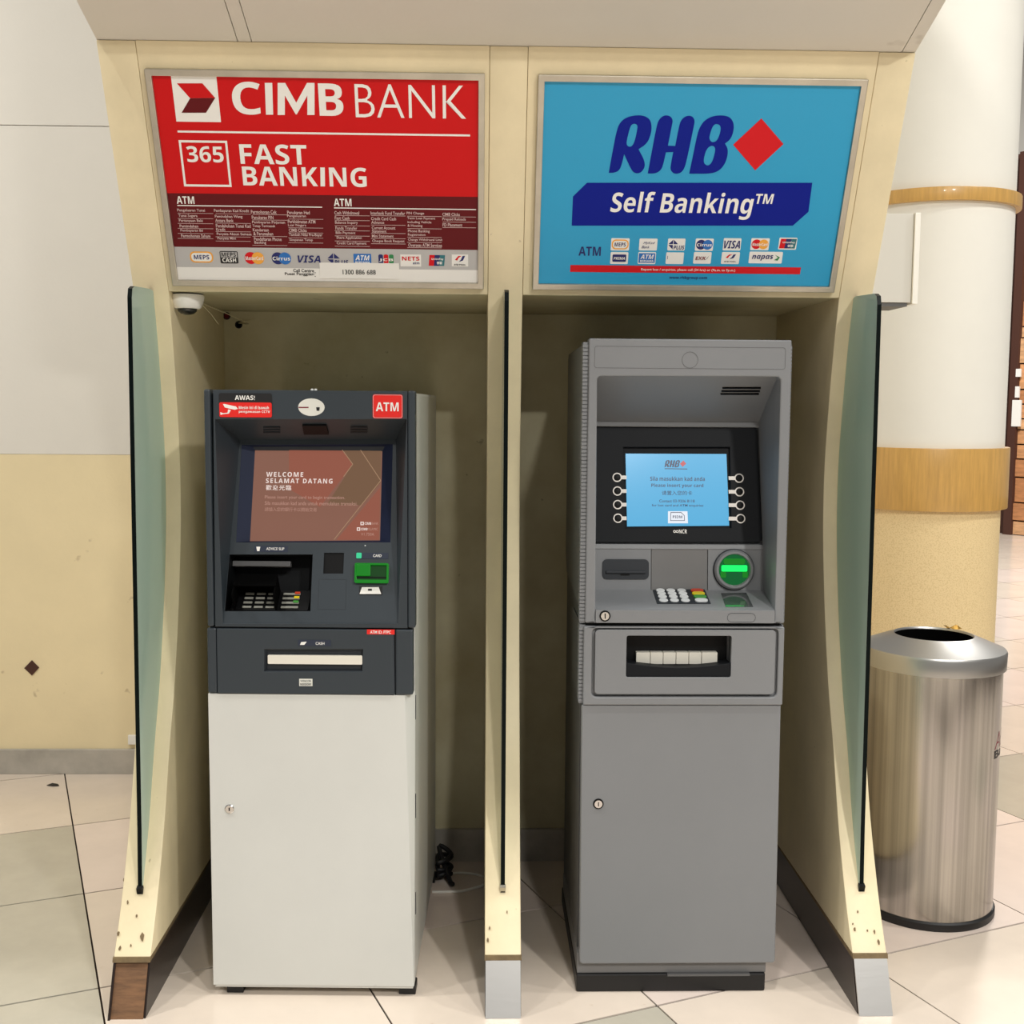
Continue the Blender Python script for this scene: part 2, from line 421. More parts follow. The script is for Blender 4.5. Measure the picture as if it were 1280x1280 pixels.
B().add([TP + fl * a + frr * b + Vector((0, 0, z_)) for z_ in (0, 4.15) for a, b in ((.2, -.05), (.29, -.05), (.29, .06), (.2, .06))], [[0, 1, 5, 4], [1, 2, 6, 5], [2, 3, 7, 6], [3, 0, 4, 7], [4, 5, 6, 7]]).build('edge_post', 'timber_dark', pil)
fp = FR(TP, -fl, (0, 0, 1))
for (x0, y0, x1, y1) in ((1265, 500, 1276, 533), (1269, 483, 1274, 497), (1270, 461, 1276, 471)):
    d = fp.rect(x0, y0, x1, y1, .05); B().fbox(fp, d[0], d[2], d[1], d[3], .03, .055).build('notice_plate', 'sign_white', pil)

# ------------------------------------------------------------------ the booth
booth = thing('atm_booth', (.057, 3.0, 0), 'cream double cash machine booth with curved partitions and overhead header', 'booth')
HO = Vector((0, 2.875, 1.68)); HV = Vector((0, -.46, 1)).normalized()
FH = FR(HO, (1, 0, 0), HV)                         # the leaning sign plane
BY = 3.487                                          # face of the back board
prof = [(2.606, .115), (2.642, .17), (2.692, .26), (2.755, .40), (2.806, .55), (2.866, .70), (2.91, .85), (2.942, 1.0), (2.958, 1.13), (2.958, 1.26), (2.94, 1.40), (2.912, 1.55), (2.884, 1.66)]
def smooth_prof(p, k=4):
    out = []
    for i in range(len(p) - 1):
        a, b, c, d = p[max(i - 1, 0)], p[i], p[i + 1], p[min(i + 2, len(p) - 1)]
        for j in range(k):
            t = j / k
            out.append(tuple(.5 * (2 * b[q] + (c[q] - a[q]) * t + (2 * a[q] - 5 * b[q] + 4 * c[q] - d[q]) * t * t + (3 * b[q] - a[q] - 3 * c[q] + d[q]) * t ** 3) for q in (0, 1)))
    return out + [p[-1]]
sp = smooth_prof(prof)
top = FH.P(0, .552); hfront = [(top.y, top.z)]
side = sp + hfront + [(3.53, top.z), (3.53, .115)]
PX = [(-.842, -.757), (.014, .099), (.876, .958)]
FS = lambda x: FR((x, 0, 0), (0, 1, 0), (0, 0, 1))   # n = +x
for i, (xa, xb) in enumerate(PX):
    g = .0004
    pb = B(); pb.plate(FS(0), [side], xa + g, xb - g)
    part = pb.build('partition', 'cream', booth, bevel=.0025, smooth=True)
    part['label'] = ['left partition with bare wood toe', 'middle partition', 'right partition with steel toe plate'][i]
    xm = (xa + xb) / 2
    # chipped brown rim at the foot
    B().plate(FS(0), [[(2.6035, .1128), (3.53, .1128), (3.53, .1160), (2.6068, .1235)]], xa - .0005, xb + .0005).build('foot_rim', 'chip_edge', part)
    # toe: base block and plate / bare wood
    tb = [(2.560, 0), (2.612, .113), (3.5, .113), (3.5, 0)]
    if i == 0:
        B().plate(FS(0), [tb], xa + .006, xb - .006).build('base_block', 'old_wood', part)
        B().plate(FS(0), [[(2.5545, 0), (2.606, .113), (2.64, .113), (2.60, 0)]], xa + .001, xa + .006).build('toe_side', 'skirt_dark', part)
    else:
        B().plate(FS(0), [tb], xa + .006, xb - .006).build('base_block', 'skirt_dark', part)
        ft = FR((0, 2.553, 0), (1, 0, 0), (0, .0515, .113))
        B().plate(ft, [rr(xa + .002, 0, xb - .002, .124, .001)], -.004, .001).build('toe_plate', 'metal_plate', part)
    for sgn, x in ((-1, xa), (1, xb)):
        if (i == 0 and sgn < 0): continue
        B().plate(FS(0), [[(2.5635, 0), (2.612, .1125), (3.487, .1125), (3.487, 0)]], x - .005 if sgn > 0 else x + .001, x - .001 if sgn > 0 else x + .005).build('skirting', 'metal_plate' if i == 2 and sgn > 0 else 'skirt_dark', part)
    # frosted glass blade standing in the slot of the curved edge
    gl = [(2.680, .244), (2.684, .26), (2.690, .4), (2.697, .9), (2.702, 1.3), (2.706, 1.635), (2.712, 1.655), (2.73, 1.662), (2.86, 1.668)]
    back = [(y + .02, z) for y, z in sp if z > .30][::-1]
    gb = B(); lp = gl + [(2.895, 1.664)] + back[1:]
    gb.plate(FS(0), [lp], xm - .005, xm + .005, sides=False); gb.m = 1
    n = len(lp)
    gb.add([(xm - .005, y, z_) for y, z_ in lp] + [(xm + .005, y, z_) for y, z_ in lp], [[q, (q + 1) % n, (q + 1) % n + n, q + n] for q in range(n)])
    go = gb.build('glass_blade', ['frosted_glass', 'glass_edge'], part)
    go['label'] = 'green frosted glass blade'
    B().fbox(FR((xm, 2.682, .247), (1, 0, 0), (0, -.42, 1)), -.007, .007, -.01, .012, -.01, .0015).build('glass_clip', 'frame_metal' if i == 1 else 'black', part)
    # chips in the paint of the foot
    chips = [[(155, 1100, 1), (160, 1128, 1), (148, 1168, 1.4), (178, 1172, 2.2), (171, 1145, .8), (150, 1185, 1.2), (164, 1182, .9), (187, 1100, 1)], [(612, 1160, 1), (610, 1175, 1.3), (640, 1098, 1), (634, 1140, .7)], [(1068, 1162, 1.3), (1093, 1165, 1), (1098, 1178, 1.4), (1072, 1140, .8), (1066, 1155, .8), (1084, 1163, .7)]][i]
    FT_ = FR((0, 2.642, .17), (1, 0, 0), (0, .060, .10))
    for (cx_, cy_, sz) in chips:
        u_, v_ = FT_.uv(cx_, cy_)
        lp_ = [(u_ + sz * .0022 * math.cos(t_) * random.uniform(.5, 1.2), v_ + sz * .0045 * math.sin(t_) * random.uniform(.5, 1.2)) for t_ in [k_ * .9 for k_ in range(7)]]
        B().plate(FT_, [lp_], -.012, .0034).build('paint_chip', 'chip_edge', part)
# header boards, soffits, back boards
hb0, hb1 = -.0165, .552
for (xa, xb) in ((PX[0][1], PX[1][0]), (PX[1][1], PX[2][0])):
    B().fbox(FH, xa + .0003, xb - .0003, hb0, hb1, -.03, 0).build('header_board', 'cream', booth, bevel=.001)
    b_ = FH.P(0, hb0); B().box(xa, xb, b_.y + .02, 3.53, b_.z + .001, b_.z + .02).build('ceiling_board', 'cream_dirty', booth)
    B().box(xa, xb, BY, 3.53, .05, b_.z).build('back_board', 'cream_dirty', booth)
    B().box(xa, xb, BY - .012, 3.53, 0, at(600, 1037, 'y', BY - .012).z).build('back_skirting', 'metal_base', booth)
fb = FR((0, BY, 0), (1, 0, 0), (0, 0, 1))
for (px, py, r, m) in ((283.5, 395, .011, 'maroon'), (298.5, 406, .011, 'hole_black')):
    u, v = fb.uv(px, py); h = B().plate(fb, [ell(u, v, r), ell(u, v, r * .72)], -.003, .002).build('cable_hole', 'skirt_dark', booth)
    B().flat(fb, ell(u, v, r * .75), .0008).build('cable_hole_plug', m, h)
u, v = fb.uv(560, 405)
# projecting grey box on the booth's outer right side
fx = FR((0, 3.2, 0), (1, 0, 0), (0, 0, 1)); q = fx.rect(1100, 267, 1146, 380)
wb = thing('side_box', (.96, 3.3, q[1]), 'grey box with white edge projecting from the booth beside the column', 'box')
B().box(.9572, q[2] - .012, 3.2, 3.36, q[1] + .004, q[3]).build('casing', 'box_grey', wb, bevel=.001)
B().box(q[2] - .011, q[2] + .004, 3.192, 3.36, q[1], q[3] + .002).build('edge_strip', 'plastic_white', wb, bevel=.001)
B().box(.962, q[2] - .02, 3.205, 3.35, q[1] - .006, q[1] + .003).build('bottom_lip', 'atm_grey_dark', wb)

# ------------------------------------------------------------------ bank signs
def sign(name, x0, x1, corners, label):
    us = [FH.uv(*c) for c in corners]
    u0_, u1_ = x0, x1; v0_, v1_ = .001, .4955
    p = FH.P((u0_ + u1_) / 2, v0_)
    t = thing(name, p, label, 'sign')
    fwid = .0145
    B().plate(FH, [box2(u0_, v0_, u1_, v1_), box2(u0_ + fwid, v0_ + fwid, u1_ - fwid, v1_ - fwid)], .0005, .013).build('frame', 'frame_metal', t, bevel=.0015)
    return t, (u0_ + fwid, v0_ + fwid, u1_ - fwid, v1_ - fwid)
SW = .006
FHs = FR(FH.P(0, 0, SW), (1, 0, 0), HV)            # printed face, slightly behind the frame's lip
s1, a1 = sign('bank_sign', -.743, .004, [(183, 84), (605, 359)], 'red bank sign with white lettering on the booth header above the white cash machine')
K1 = crop(160, 60, 2.6667)
def hv(py, px=400): return FHs.uv(px, py)[1]
lv = [a1[3], hv(60 + 490 / 2.667), hv(60 + 668 / 2.667), hv(60 + 735 / 2.667), a1[1]]
fields = []
for (va, vb, m, nm) in ((lv[0], lv[1], 'red', 'red_field'), (lv[1], lv[2], 'maroon', 'maroon_field'), (lv[2], lv[3], 'sign_grey', 'logo_strip'), (lv[3], lv[4], 'sign_white', 'phone_strip')):
    fields.append(B().fbox(FHs, a1[0], a1[2], vb, va, -.005, 0).build(nm, m, s1))
def R1(x0, y0, x1, y1): return FHs.rect(*K1(x0, y0, x1, y1))
def tx(s, fr, r, m, par, bold=0, **k): return text(s, fr, r, m, par, bold=bold, **k)
RF, MF, LS, PS = fields
q = R1(152, 87, 302, 246); lg = B().flat(FHs, box2(*q)); lg.m = 0
lgo = lg.build('bank_emblem', 'print_white', RF)
def poly1(pts, m, par, w=.0012, name='emblem_shape'):
    return B().flat(FHs, [FHs.uv(160 + x / 2.6667, 60 + y / 2.6667) for x, y in pts], w).build(name, m, par)
K6 = lambda x, y: (180 + x / 5.818, 80 + y / 5.818)
def poly6(pts, m, par, w=.0012, name='emblem_shape'): return B().flat(FHs, [FHs.uv(*K6(x, y)) for x, y in pts], w).build(name, m, par)
poly6([(240, 140), (425, 140), (518, 246), (336, 248)], 'red', s1 and lgo.parent, name='emblem_shape')
poly6([(336, 249), (518, 247), (452, 354), (274, 354)], 'maroon', lgo.parent)
tx('C', FHs, R1(347, 112, 443, 222), 'print_white', RF, .035)
poly1([(456, 116), (481, 116), (484, 222), (460, 222)], 'print_white', RF, .0009, 'lettering')
poly1([(499, 116), (524, 116), (561, 182), (597, 116), (622, 116), (622, 223), (598, 223), (598, 158), (563, 221), (559, 221), (523, 158), (523, 223), (499, 223)], 'print_white', RF, .0009, 'lettering')
tx('B', FHs, R1(636, 118, 717, 226), 'print_white', RF, .035)
tx('BANK', FHs, R1(757, 122, 1127, 233), 'print_white', RF, -.012, spacing=1.0)
B().flat(FHs, box2(*R1(166, 281.5, 1140, 288))).build('rule', 'print_white', RF)
q = R1(178, 308, 338, 462); B().plate(FHs, [box2(*q), box2(q[0] + .005, q[1] + .005, q[2] - .005, q[3] - .005)], .0006, .0006).build('number_box', 'print_white', RF)
tx('365', FHs, R1(196, 327, 318, 381), 'print_white', RF, .03)
tx('FAST', FHs, R1(373, 321, 596, 388), 'print_white', RF, .035)
tx('BANK', FHs, R1(382, 396, 632, 459), 'print_white', RF, .035)
poly1([(641, 398), (656, 398), (657, 461), (642, 461)], 'print_white', RF, .0009, 'lettering')
tx('NG', FHs, R1(671, 398, 795, 463), 'print_white', RF, .035)
tx('ATM', FHs, R1(162, 494, 221, 519), 'print_white', MF, .02)
tx('ATM', FHs, R1(686, 502, 745, 527), 'print_white', MF, .02)
B().flat(FHs, box2(*R1(165, 526, 647, 529.2))).build('rule', 'print_white', MF)
B().flat(FHs, box2(*R1(687, 534, 1160, 537.2))).build('rule', 'print_white', MF)
def table(K, cols):
    for (lx0, lx1, rows) in cols:
        for row in rows:
            if isinstance(row, (int, float)):
                B().flat(FHs, box2(*FHs.rect(*K(lx0, row - 1.4, lx1, row + 1.4)))).build('rule', 'print_pale', MF)
            else:
                s_, x0, y0, x1, y1 = row; tx(s_, FHs, FHs.rect(*K(x0, y0, x1, y1)), 'print_pale', MF, .012, res=2)
KM = crop(220, 220, 6.4); KE = crop(400, 220, 5.818)
table(KM, [
 (15, 298, [('Pengeluaran Tunai', 12, 262, 232, 290), 298, ('Tunai Segera', 20, 305, 172, 333), 340, ('Pertanyaan Baki', 25, 345, 215, 372), 380, ('Pemindahan', 30, 388, 178, 412), 420, ('Pembayaran Bil', 37, 425, 215, 450), 460, ('Permohonan Saham', 42, 465, 275, 492), 500]),
 (318, 598, [('Pembayaran Kad Kredit', 305, 265, 585, 295), 303, ('Pemindahan Wang', 312, 312, 532, 340), ('Antara Bank', 315, 342, 460, 368), 378, ('Pendahuluan Tunai Kad', 320, 385, 597, 412), ('Kredit', 322, 415, 395, 438), 445, ('Penyata Akaun Semasa', 327, 452, 605, 480), 487, ('Penyata Mini', 333, 488, 480, 513), 521]),
 (612, 890, [('Permohonan Cek', 600, 272, 805, 302), 309, ('Penukaran PIN', 607, 317, 780, 345), 352, ('Pembayaran Pinjaman', 610, 358, 872, 386), ('Tetap Termasuk', 613, 388, 795, 415), ('Kenderaan', 615, 418, 742, 443), ('& Perumahan', 620, 447, 777, 475), 483, ('Pendaftaran Phone', 625, 490, 845, 518), ('Banking', 628, 520, 722, 548), 555]),
 (900, 1178, [('Penukaran Had', 890, 278, 1070, 305), ('Pengeluaran', 890, 308, 1040, 335), 345, ('Perkhidmatan ATM', 895, 350, 1115, 378), ('Luar Negara', 897, 382, 1042, 408), 415, ('CIMB Clicks', 903, 420, 1045, 447), 455, ('Tambah Nilai Pra-Bayar', 905, 458, 1172, 487), 495, ('Simpanan Tetap', 908, 500, 1095, 525), 535])])
table(KE, [
 (108, 362, [('Cash Withdrawal', 105, 255, 285, 280), 288, ('Fast Cash', 108, 293, 215, 317), 323, ('Balance Inquiry', 110, 328, 275, 353), 362, ('Funds Transfer', 113, 367, 270, 390), 398, ('Bills Payment', 115, 403, 258, 427), 436, ('Share Application', 120, 438, 303, 463), 473, ('Credit Card Payment', 122, 478, 338, 503), 511]),
 (372, 622, [('Interbank Fund Transfer', 368, 258, 618, 282), 289, ('Credit Card Cash', 372, 298, 553, 322), ('Advance', 373, 326, 467, 347), 357, ('Current Account', 377, 365, 548, 388), ('Statement', 378, 390, 483, 411), 417, ('Mini Statement', 378, 425, 535, 447), 455, ('Cheque Book Request', 380, 462, 615, 487), 493]),
 (635, 885, [('PIN Change', 630, 260, 757, 284), 293, ('Term Loan Payment', 635, 298, 838, 320), ('including Vehicle', 637, 326, 810, 348), ('& Housing', 637, 351, 745, 374), 383, ('Phone Banking', 640, 390, 798, 415), ('Registration', 640, 417, 767, 439), 445, ('Change Withdrawal Limit', 640, 453, 890, 476), 483, ('Overseas ATM Services', 642, 490, 887, 515), 521]),
 (892, 1134, [('CIMB Clicks', 890, 267, 1017, 290), 297, ('Prepaid Reloads', 890, 304, 1060, 328), 335, ('FD Placement', 892, 343, 1035, 367), 375])])
# network badges; each is one flat mesh with its own lettering
def badge(kind, fr, r, par):
    u0, v0, u1, v1 = r; cu, cv = (u0 + u1) / 2, (v0 + v1) / 2; w, h = u1 - u0, v1 - v0
    b = B(); ms = []
    def fill(m, lp, ww=.0006):
        if m not in ms: ms.append(m)
        b.m = ms.index(m); b.plate(fr, [lp], ww, ww)
    L = lambda s_, x0, y0, x1, y1, m, bold=.02, sh=0: words.append((s_, (u0 + w * x0, v0 + h * y0, u0 + w * x1, v0 + h * y1), m, bold, sh))
    words = []
    if kind == 'meps': fill('print_orange', rr(u0, v0, u1, v1, h * .4), .0006); fill('sign_white', rr(u0 + h * .12, v0 + h * .12, u1 - h * .12, v1 - h * .12, h * .32), .001); L('MEPS', .17, .3, .83, .7, 'print_navy', .04)
    elif kind == 'mepscash': fill('print_black', rr(u0, v0, u1, v1, h * .1)); fill('sign_grey', box2(u0 + h * .07, v0 + h * .5, u1 - h * .07, v1 - h * .07), .001); L('MEPS', .1, .56, .9, .9, 'print_black', .05); L('CASH', .12, .12, .88, .45, 'print_white', .05)
    elif kind in ('master', 'cirrus'):
        ca, cb = ('print_red', 'print_orange') if kind == 'master' else ('print_navy', 'print_blue')
        fill(ca, ell(u0 + h * .5, cv, h * .5)); fill(cb, ell(u1 - h * .5, cv, h * .5), .001); L('MasterCard' if kind == 'master' else 'Cirrus', .05, .34, .95, .66, 'print_white', .03)
    elif kind == 'visa': L('VISA', 0, .1, 1, .9, 'print_navy', .03, .15); fill('print_navy', box2(u0, v0 + h * .1, u0 + w * .02, v0 + h * .12))
    elif kind == 'plus':
        s_ = h * .5; x = u0 + w * .3
        fill('print_navy', [(x - w * .02, v1), (x - w * .02, cv + h * .04), (u0, cv + h * .04)]); fill('print_navy', [(x + w * .02, v1), (x + w * .3, cv + h * .04), (x + w * .02, cv + h * .04)])
        fill('print_navy', [(u0, cv - h * .04), (x - w * .02, cv - h * .04), (x - w * .02, v0)]); L('PLUS', .34, 0, 1, .42, 'print_navy', .04, .1)
    elif kind == 'atmb': fill('print_blue', box2(u0, v0, u1, v1)); L('ATM', .1, .42, .92, .88, 'print_white', .05, .25); L('BERSAMA', .1, .1, .92, .32, 'print_white', .03)
    elif kind == 'jcb':
        for q_, m in enumerate(('print_navy', 'print_red', 'print_green')): fill(m, rr(u0 + w * q_ * .345, v0, u0 + w * (q_ * .345 + .3), v1, h * .15))
        L('JCB', .04, .3, .96, .62, 'print_white', .05)
    elif kind == 'nets': fill('sign_white', box2(u0, v0, u1, v1)); L('NETS', .08, .5, .92, .84, 'print_red', .03); L('atm', .6, .2, .92, .38, 'print_navy', .02)
    elif kind == 'union':
        for q_, m in enumerate(('print_red', 'print_navy', 'print_teal')): fill(m, [(u0 + w * (q_ * .32), v0), (u0 + w * (q_ * .32 + .3 + .02), v0), (u0 + w * (q_ * .32 + .38), v1), (u0 + w * (q_ * .32 + .06), v1)])
        L('UnionPay', .18, .5, .92, .75, 'print_white', .03); L('银联', .5, .14, .85, .42, 'print_white', .02)
    elif kind == 'pool':
        fill('sign_white', box2(u0, v0, u1, v1)); a = [ell(cu - w * .08, cv + h * .15, h * .26)]
        fill('print_red', [(cu - w * .3, cv + h * .05), (cu - w * .1, cv + h * .38), (cu + w * .1, cv + h * .38), (cu - w * .08, cv + h * .22), (cu - w * .16, cv)], .001)
        fill('print_navy', [(cu + w * .32, cv + h * .4), (cu + w * .18, cv + h * .0), (cu - w * .06, cv - h * .12), (cu + w * .06, cv + h * .08), (cu + w * .16, cv + h * .38)], .001)
        L('RTB POOL', .15, .08, .85, .22, 'print_black', .02)
    elif kind == 'mykad': L('MyKad', .2, .5, .9, .8, 'print_navy', 0, .4); L('Bank', .1, .12, .6, .38, 'print_navy', 0, .4)
    elif kind == 'prima': fill('print_navy', rr(u0 + w * .08, v0 + h * .12, u1 - w * .08, v1 - h * .12, h * .1), .001); L('PRIMA', .15, .35, .85, .62, 'print_white', .03, .2)
    elif kind == 'exk': L('EXK', .08, .3, .72, .66, 'print_maroon', .04, .1); fill('print_black', [(u0 + w * .7, cv - h * .2), (u0 + w * .92, cv + h * .3), (u0 + w * .8, cv - h * .05)], .001)
    elif kind == 'napas': L('napas', .05, .2, .74, .78, 'print_navy', .03, .15); fill('print_green', [(u0 + w * .78, cv - h * .25), (u0 + w * .9, cv), (u0 + w * .8, cv + h * .3), (u0 + w * .96, cv + h * .05), (u0 + w * .9, cv - h * .3)], .001)
    elif kind == 'blank': fill('print_navy', box2(u0 + w * .04, v0 + h * .4, u0 + w * .07, v0 + h * .75), .001)
    o = None
    if ms: o = b.build('network_badge', ms, par)
    return words
mat('print_maroon', (120, 20, 40), .4)
def place_badge(kind, fr, r, par, card=False, w=.0016):
    if card:
        B().plate(fr, [rr(*r, r=.0025)], .0002, .0003).build('badge_card', 'sign_white', par)
        r = (r[0] + (r[2] - r[0]) * .04, r[1] + (r[3] - r[1]) * .1, r[2] - (r[2] - r[0]) * .04, r[3] - (r[3] - r[1]) * .1)
    for s_, q, m, bo, sh in badge(kind, fr, r, par): text(s_, fr, q, m, par, bold=bo, w=w, shear=sh, res=2)
for kind, q in (('meps', (207, 678, 284, 715)), ('mepscash', (307, 677, 367, 718)), ('master', (389, 680, 454, 720)), ('cirrus', (479, 681, 544, 721)), ('visa', (566, 688, 642, 718)), ('plus', (665, 684, 734, 722)), ('atmb', (752, 686, 811, 722)), ('jcb', (835, 688, 886, 722)), ('nets', (908, 688, 977, 728)), ('union', (1002, 690, 1056, 726)), ('pool', (1079, 688, 1134, 728))):
    place_badge(kind, FHs, R1(*q), LS)
st = B().fbox(FHs, *[R1(640, 716, 904, 768)[i] for i in (0, 2, 1, 3)], .0004, .0022).build('pasted_strip', 'sign_white', PS)
tx('1300 886 688', FR(FHs.P(0, 0, .0024), (1, 0, 0), HV), R1(716, 738, 826, 754), 'print_black', PS, .015, w=.0003)
tx('Call Centre', FHs, R1(551, 736, 620, 747), 'print_black', PS, .015)
tx('Pusat Panggilan', FHs, R1(523, 748, 620, 760), 'print_black', PS, .015)
for y in (745, 757): B().flat(FHs, ell(*[R1(624, y, 632, y + 4)[i] for i in (0, 1)], .0012, n=10)).build('print_dot', 'print_black', PS)

s2, a2 = sign('bank_sign', .122, .8585, [(672, 95), (1042, 360)], 'sky blue bank sign with navy lettering on the booth header above the grey cash machine')
BF = B().fbox(FHs, a2[0], a2[2], a2[1], a2[3], -.005, 0).build('blue_field', 'sky_blue', s2)
K2 = crop(640, 60, 2.6667)
def R2(*q): return FHs.rect(*K2(*q))
Rout = [(103, 423), (103, 423), (125, 300), (150, 170), (170, 115), (210, 82), (270, 68), (325, 72), (360, 98), (368, 145), (360, 195), (336, 245), (286, 278), (286, 278), (322, 345), (326, 388), (302, 422), (268, 428), (243, 408), (198, 308), (198, 308), (183, 372), (168, 408), (138, 423)]
Rin = [(262, 120), (282, 130), (277, 165), (262, 232), (246, 260), (226, 264), (211, 248), (217, 210), (232, 150), (243, 126)]
Hout = [(343, 427), (343, 427), (370, 280), (395, 150), (408, 100), (438, 70), (476, 70), (498, 94), (492, 130), (467, 256), (467, 256), (512, 258), (512, 258), (535, 140), (546, 100), (578, 72), (614, 72), (633, 98), (626, 140), (582, 350), (566, 402), (542, 426), (506, 430), (481, 406), (487, 360), (500, 295), (500, 295), (455, 297), (455, 297), (440, 365), (426, 405), (393, 427)]
Bout = [(598, 428), (598, 428), (625, 300), (645, 200), (660, 148), (690, 102), (740, 74), (802, 68), (850, 80), (874, 120), (870, 172), (852, 217), (818, 243), (818, 243), (836, 275), (834, 322), (815, 374), (780, 412), (728, 429)]
Bi1 = [(765, 120), (793, 133), (790, 175), (770, 226), (740, 238), (720, 216), (727, 180), (744, 133)]
Bi2 = [(738, 253), (760, 268), (754, 310), (737, 362), (712, 381), (688, 366), (688, 330), (706, 273)]
def rhb(fr, to, par, m, mred, w=.0008):
    for ls in ([Rout, Rin], [Hout], [Bout, Bi1, Bi2]):
        B().plate(fr, [[to(x, y) for x, y in chaikin(l)] for l in ls], w, w).build('lettering', m, par)
    B().flat(fr, [to(x, y) for x, y in ((1042, 88), (1178, 246), (1004, 408), (868, 250))], w).build('diamond_mark', mred, par)
rhb(FHs, lambda x, y: FHs.uv(740 + x / 4.923, 130 + y / 4.923), BF, 'navy', 'print_red')
def poly2(pts, m, par, w=.0006, name='print_shape'): return B().flat(FHs, [FHs.uv(640 + x / 2.6667, 60 + y / 2.6667) for x, y in pts], w).build(name, m, par)
poly2([(250, 449), (1001, 449), (988, 546), (936, 592), (199, 592), (203, 495)], 'navy', BF, name='banner')
tx('Self Banking', FHs, R2(328, 480, 804, 570), 'print_white', BF, .04, shear=.12, w=.0012)
tx('TM', FHs, R2(812, 486, 872, 519), 'print_white', BF, .02, shear=.12, w=.0012)
tx('ATM', FHs, R2(222, 662, 296, 692), 'print_navy', BF, .03)
for kind, q in (('meps', (330, 634, 391, 675)), ('mykad', (424, 635, 484, 675)), ('plus', (519, 635, 577, 675)), ('cirrus', (611, 635, 671, 676)), ('visa', (704, 634, 763, 675)), ('master', (796, 634, 857, 674)), ('union', (889, 632, 949, 672)),
                ('prima', (328, 680, 387, 720)), ('atmb', (420, 680, 479, 720)), ('blank', (513, 681, 572, 720)), ('exk', (605, 680, 664, 719)), ('pool', (698, 680, 758, 720)), ('napas', (790, 679, 901, 718))):
    place_badge(kind, FHs, R2(*q), BF, card=True)
B().flat(FHs, box2(*R2(194, 727, 962, 750))).build('red_bar', 'print_red', BF)
tx('Report loss / enquiries, please call (24 hrs) or (9a.m. to 5p.m.)', FHs, R2(430, 735, 744, 745), 'print_white', BF, .01, w=.0012, res=2)
tx('www.rhbgroup.com', FHs, R2(524, 760, 650, 772), 'print_navy', BF, .03)

# ------------------------------------------------------------------ white and slate cash machine (left bay)
LR = math.radians(-1.8)
LO = Vector((-.391, 2.66, 0)); lx = Vector((math.cos(LR), math.sin(LR), 0)); ly = Vector((-math.sin(LR), math.cos(LR), 0))
m1 = thing('cash_machine', LO, 'white cash machine with slate grey fascia and brown screen in the left bay', 'cash machine')
FL = FR(LO, lx, (0, 0, 1))
def LB(b, x0, x1, y0, y1, z0, z1): return b.fbox(FL, x0, x1, z0, z1, -y1, -y0)
zt = FL.uv(390, 488)[1]; zs = FL.uv(388, 783)[1]; zd = FL.uv(385, 867)[1]; zbm = FL.uv(385, 1232)[1]
xl, xr = -.2345, .2345
# housing
LB(B(), xl, xr + .003, .13, .735, .02, zt - .004).build('housing', 'off_white', m1, bevel=.006)
for sx in (xl, xr - .001):
    LB(B(), sx, sx + .004, .02, .131, zs, zt - .006).build('side_skin', 'off_white', m1)
    LB(B(), sx, sx + .004, .035, .131, .022, zs + .0001).build('side_skin', 'off_white', m1)
LB(B(), xl + .004, xr - .002, .02, .131, zt - .008, zt - .004).build('top_skin', 'off_white', m1)
# cabinet door with its chamfered right edge
a_ = FL.uv(257, 868); b_ = FL.uv(506, 868); c_ = FL.uv(518.5, 1233); d_ = FL.uv(265.5, 1233)
P = FL.P; xe = .2385
zA, zB = zd - .002, zbm
V_ = [P(-.2375, zA, 0), P(b_[0], zA, 0), P(c_[0] - .003, zB, 0), P(-.2365, zB, 0), P(-.2375, zA, -.036), P(xe, zA, -.036), P(xe, zB, -.036), P(-.2365, zB, -.036), P(xe, zA, -.0355), P(xe, zB, -.004)]
door = B().add(V_, [[0, 1, 2, 3], [1, 8, 9, 2], [8, 5, 6, 9], [0, 4, 5, 8, 1], [3, 2, 9, 6, 7], [0, 3, 7, 4], [4, 7, 6, 5]]).build('cabinet_door', 'off_white', m1, bevel=.0022)
LB(B(), -.233, .236, .004, .10, .019, zB - .001).build('sill', 'off_white', m1, bevel=.001)
u, v = FL.uv(287, 1011); lk = B().lathe(P(u, v, -.001), [(.011, 0), (.011, .003), (.009, .0045)], 24, FL.n).build('lock', 'chrome', door, smooth=True)
B().fbox(FL, u - .0014, u + .0014, v - .004, v + .004, .003, .0038).build('keyhole', 'black', door)
for py in ((875, 905), (1000, 1030), (1125, 1152)):
    z0 = FL.uv(518, py[1])[1]; z1_ = FL.uv(518, py[0])[1]
    LB(B(), .237, .2395, .038, .046, z0, z1_).build('hinge', 'slate_dark', m1)
for fx_ in (FL.uv(293, 1240)[0], FL.uv(509, 1240)[0]):
    LB(B(), fx_ - .021, fx_ + .019, .012, .06, 0, .0195).build('foot', 'black_rubber', m1, bevel=.002)
    LB(B(), fx_ - .021, fx_ + .019, .66, .70, 0, .021).build('foot', 'black_rubber', m1, bevel=.002)
# lower fascia with the cash slot
cutL = FL.loop([(331, 811), (454, 811), (453, 839), (330.5, 839)])
lf_out = [(-.2145, zd), (.1945, zd), (.1925, zs - .006), (-.2145, zs - .006)]
lf = B().plate(FL, [lf_out, cutL], -.006, .004).build('dispenser_fascia', 'slate', m1, bevel=.0012)
LB(B(), xl + .003, xr - .003, .006, .13, zd, zs - .004).build('dispenser_core', 'slate_dark', m1)
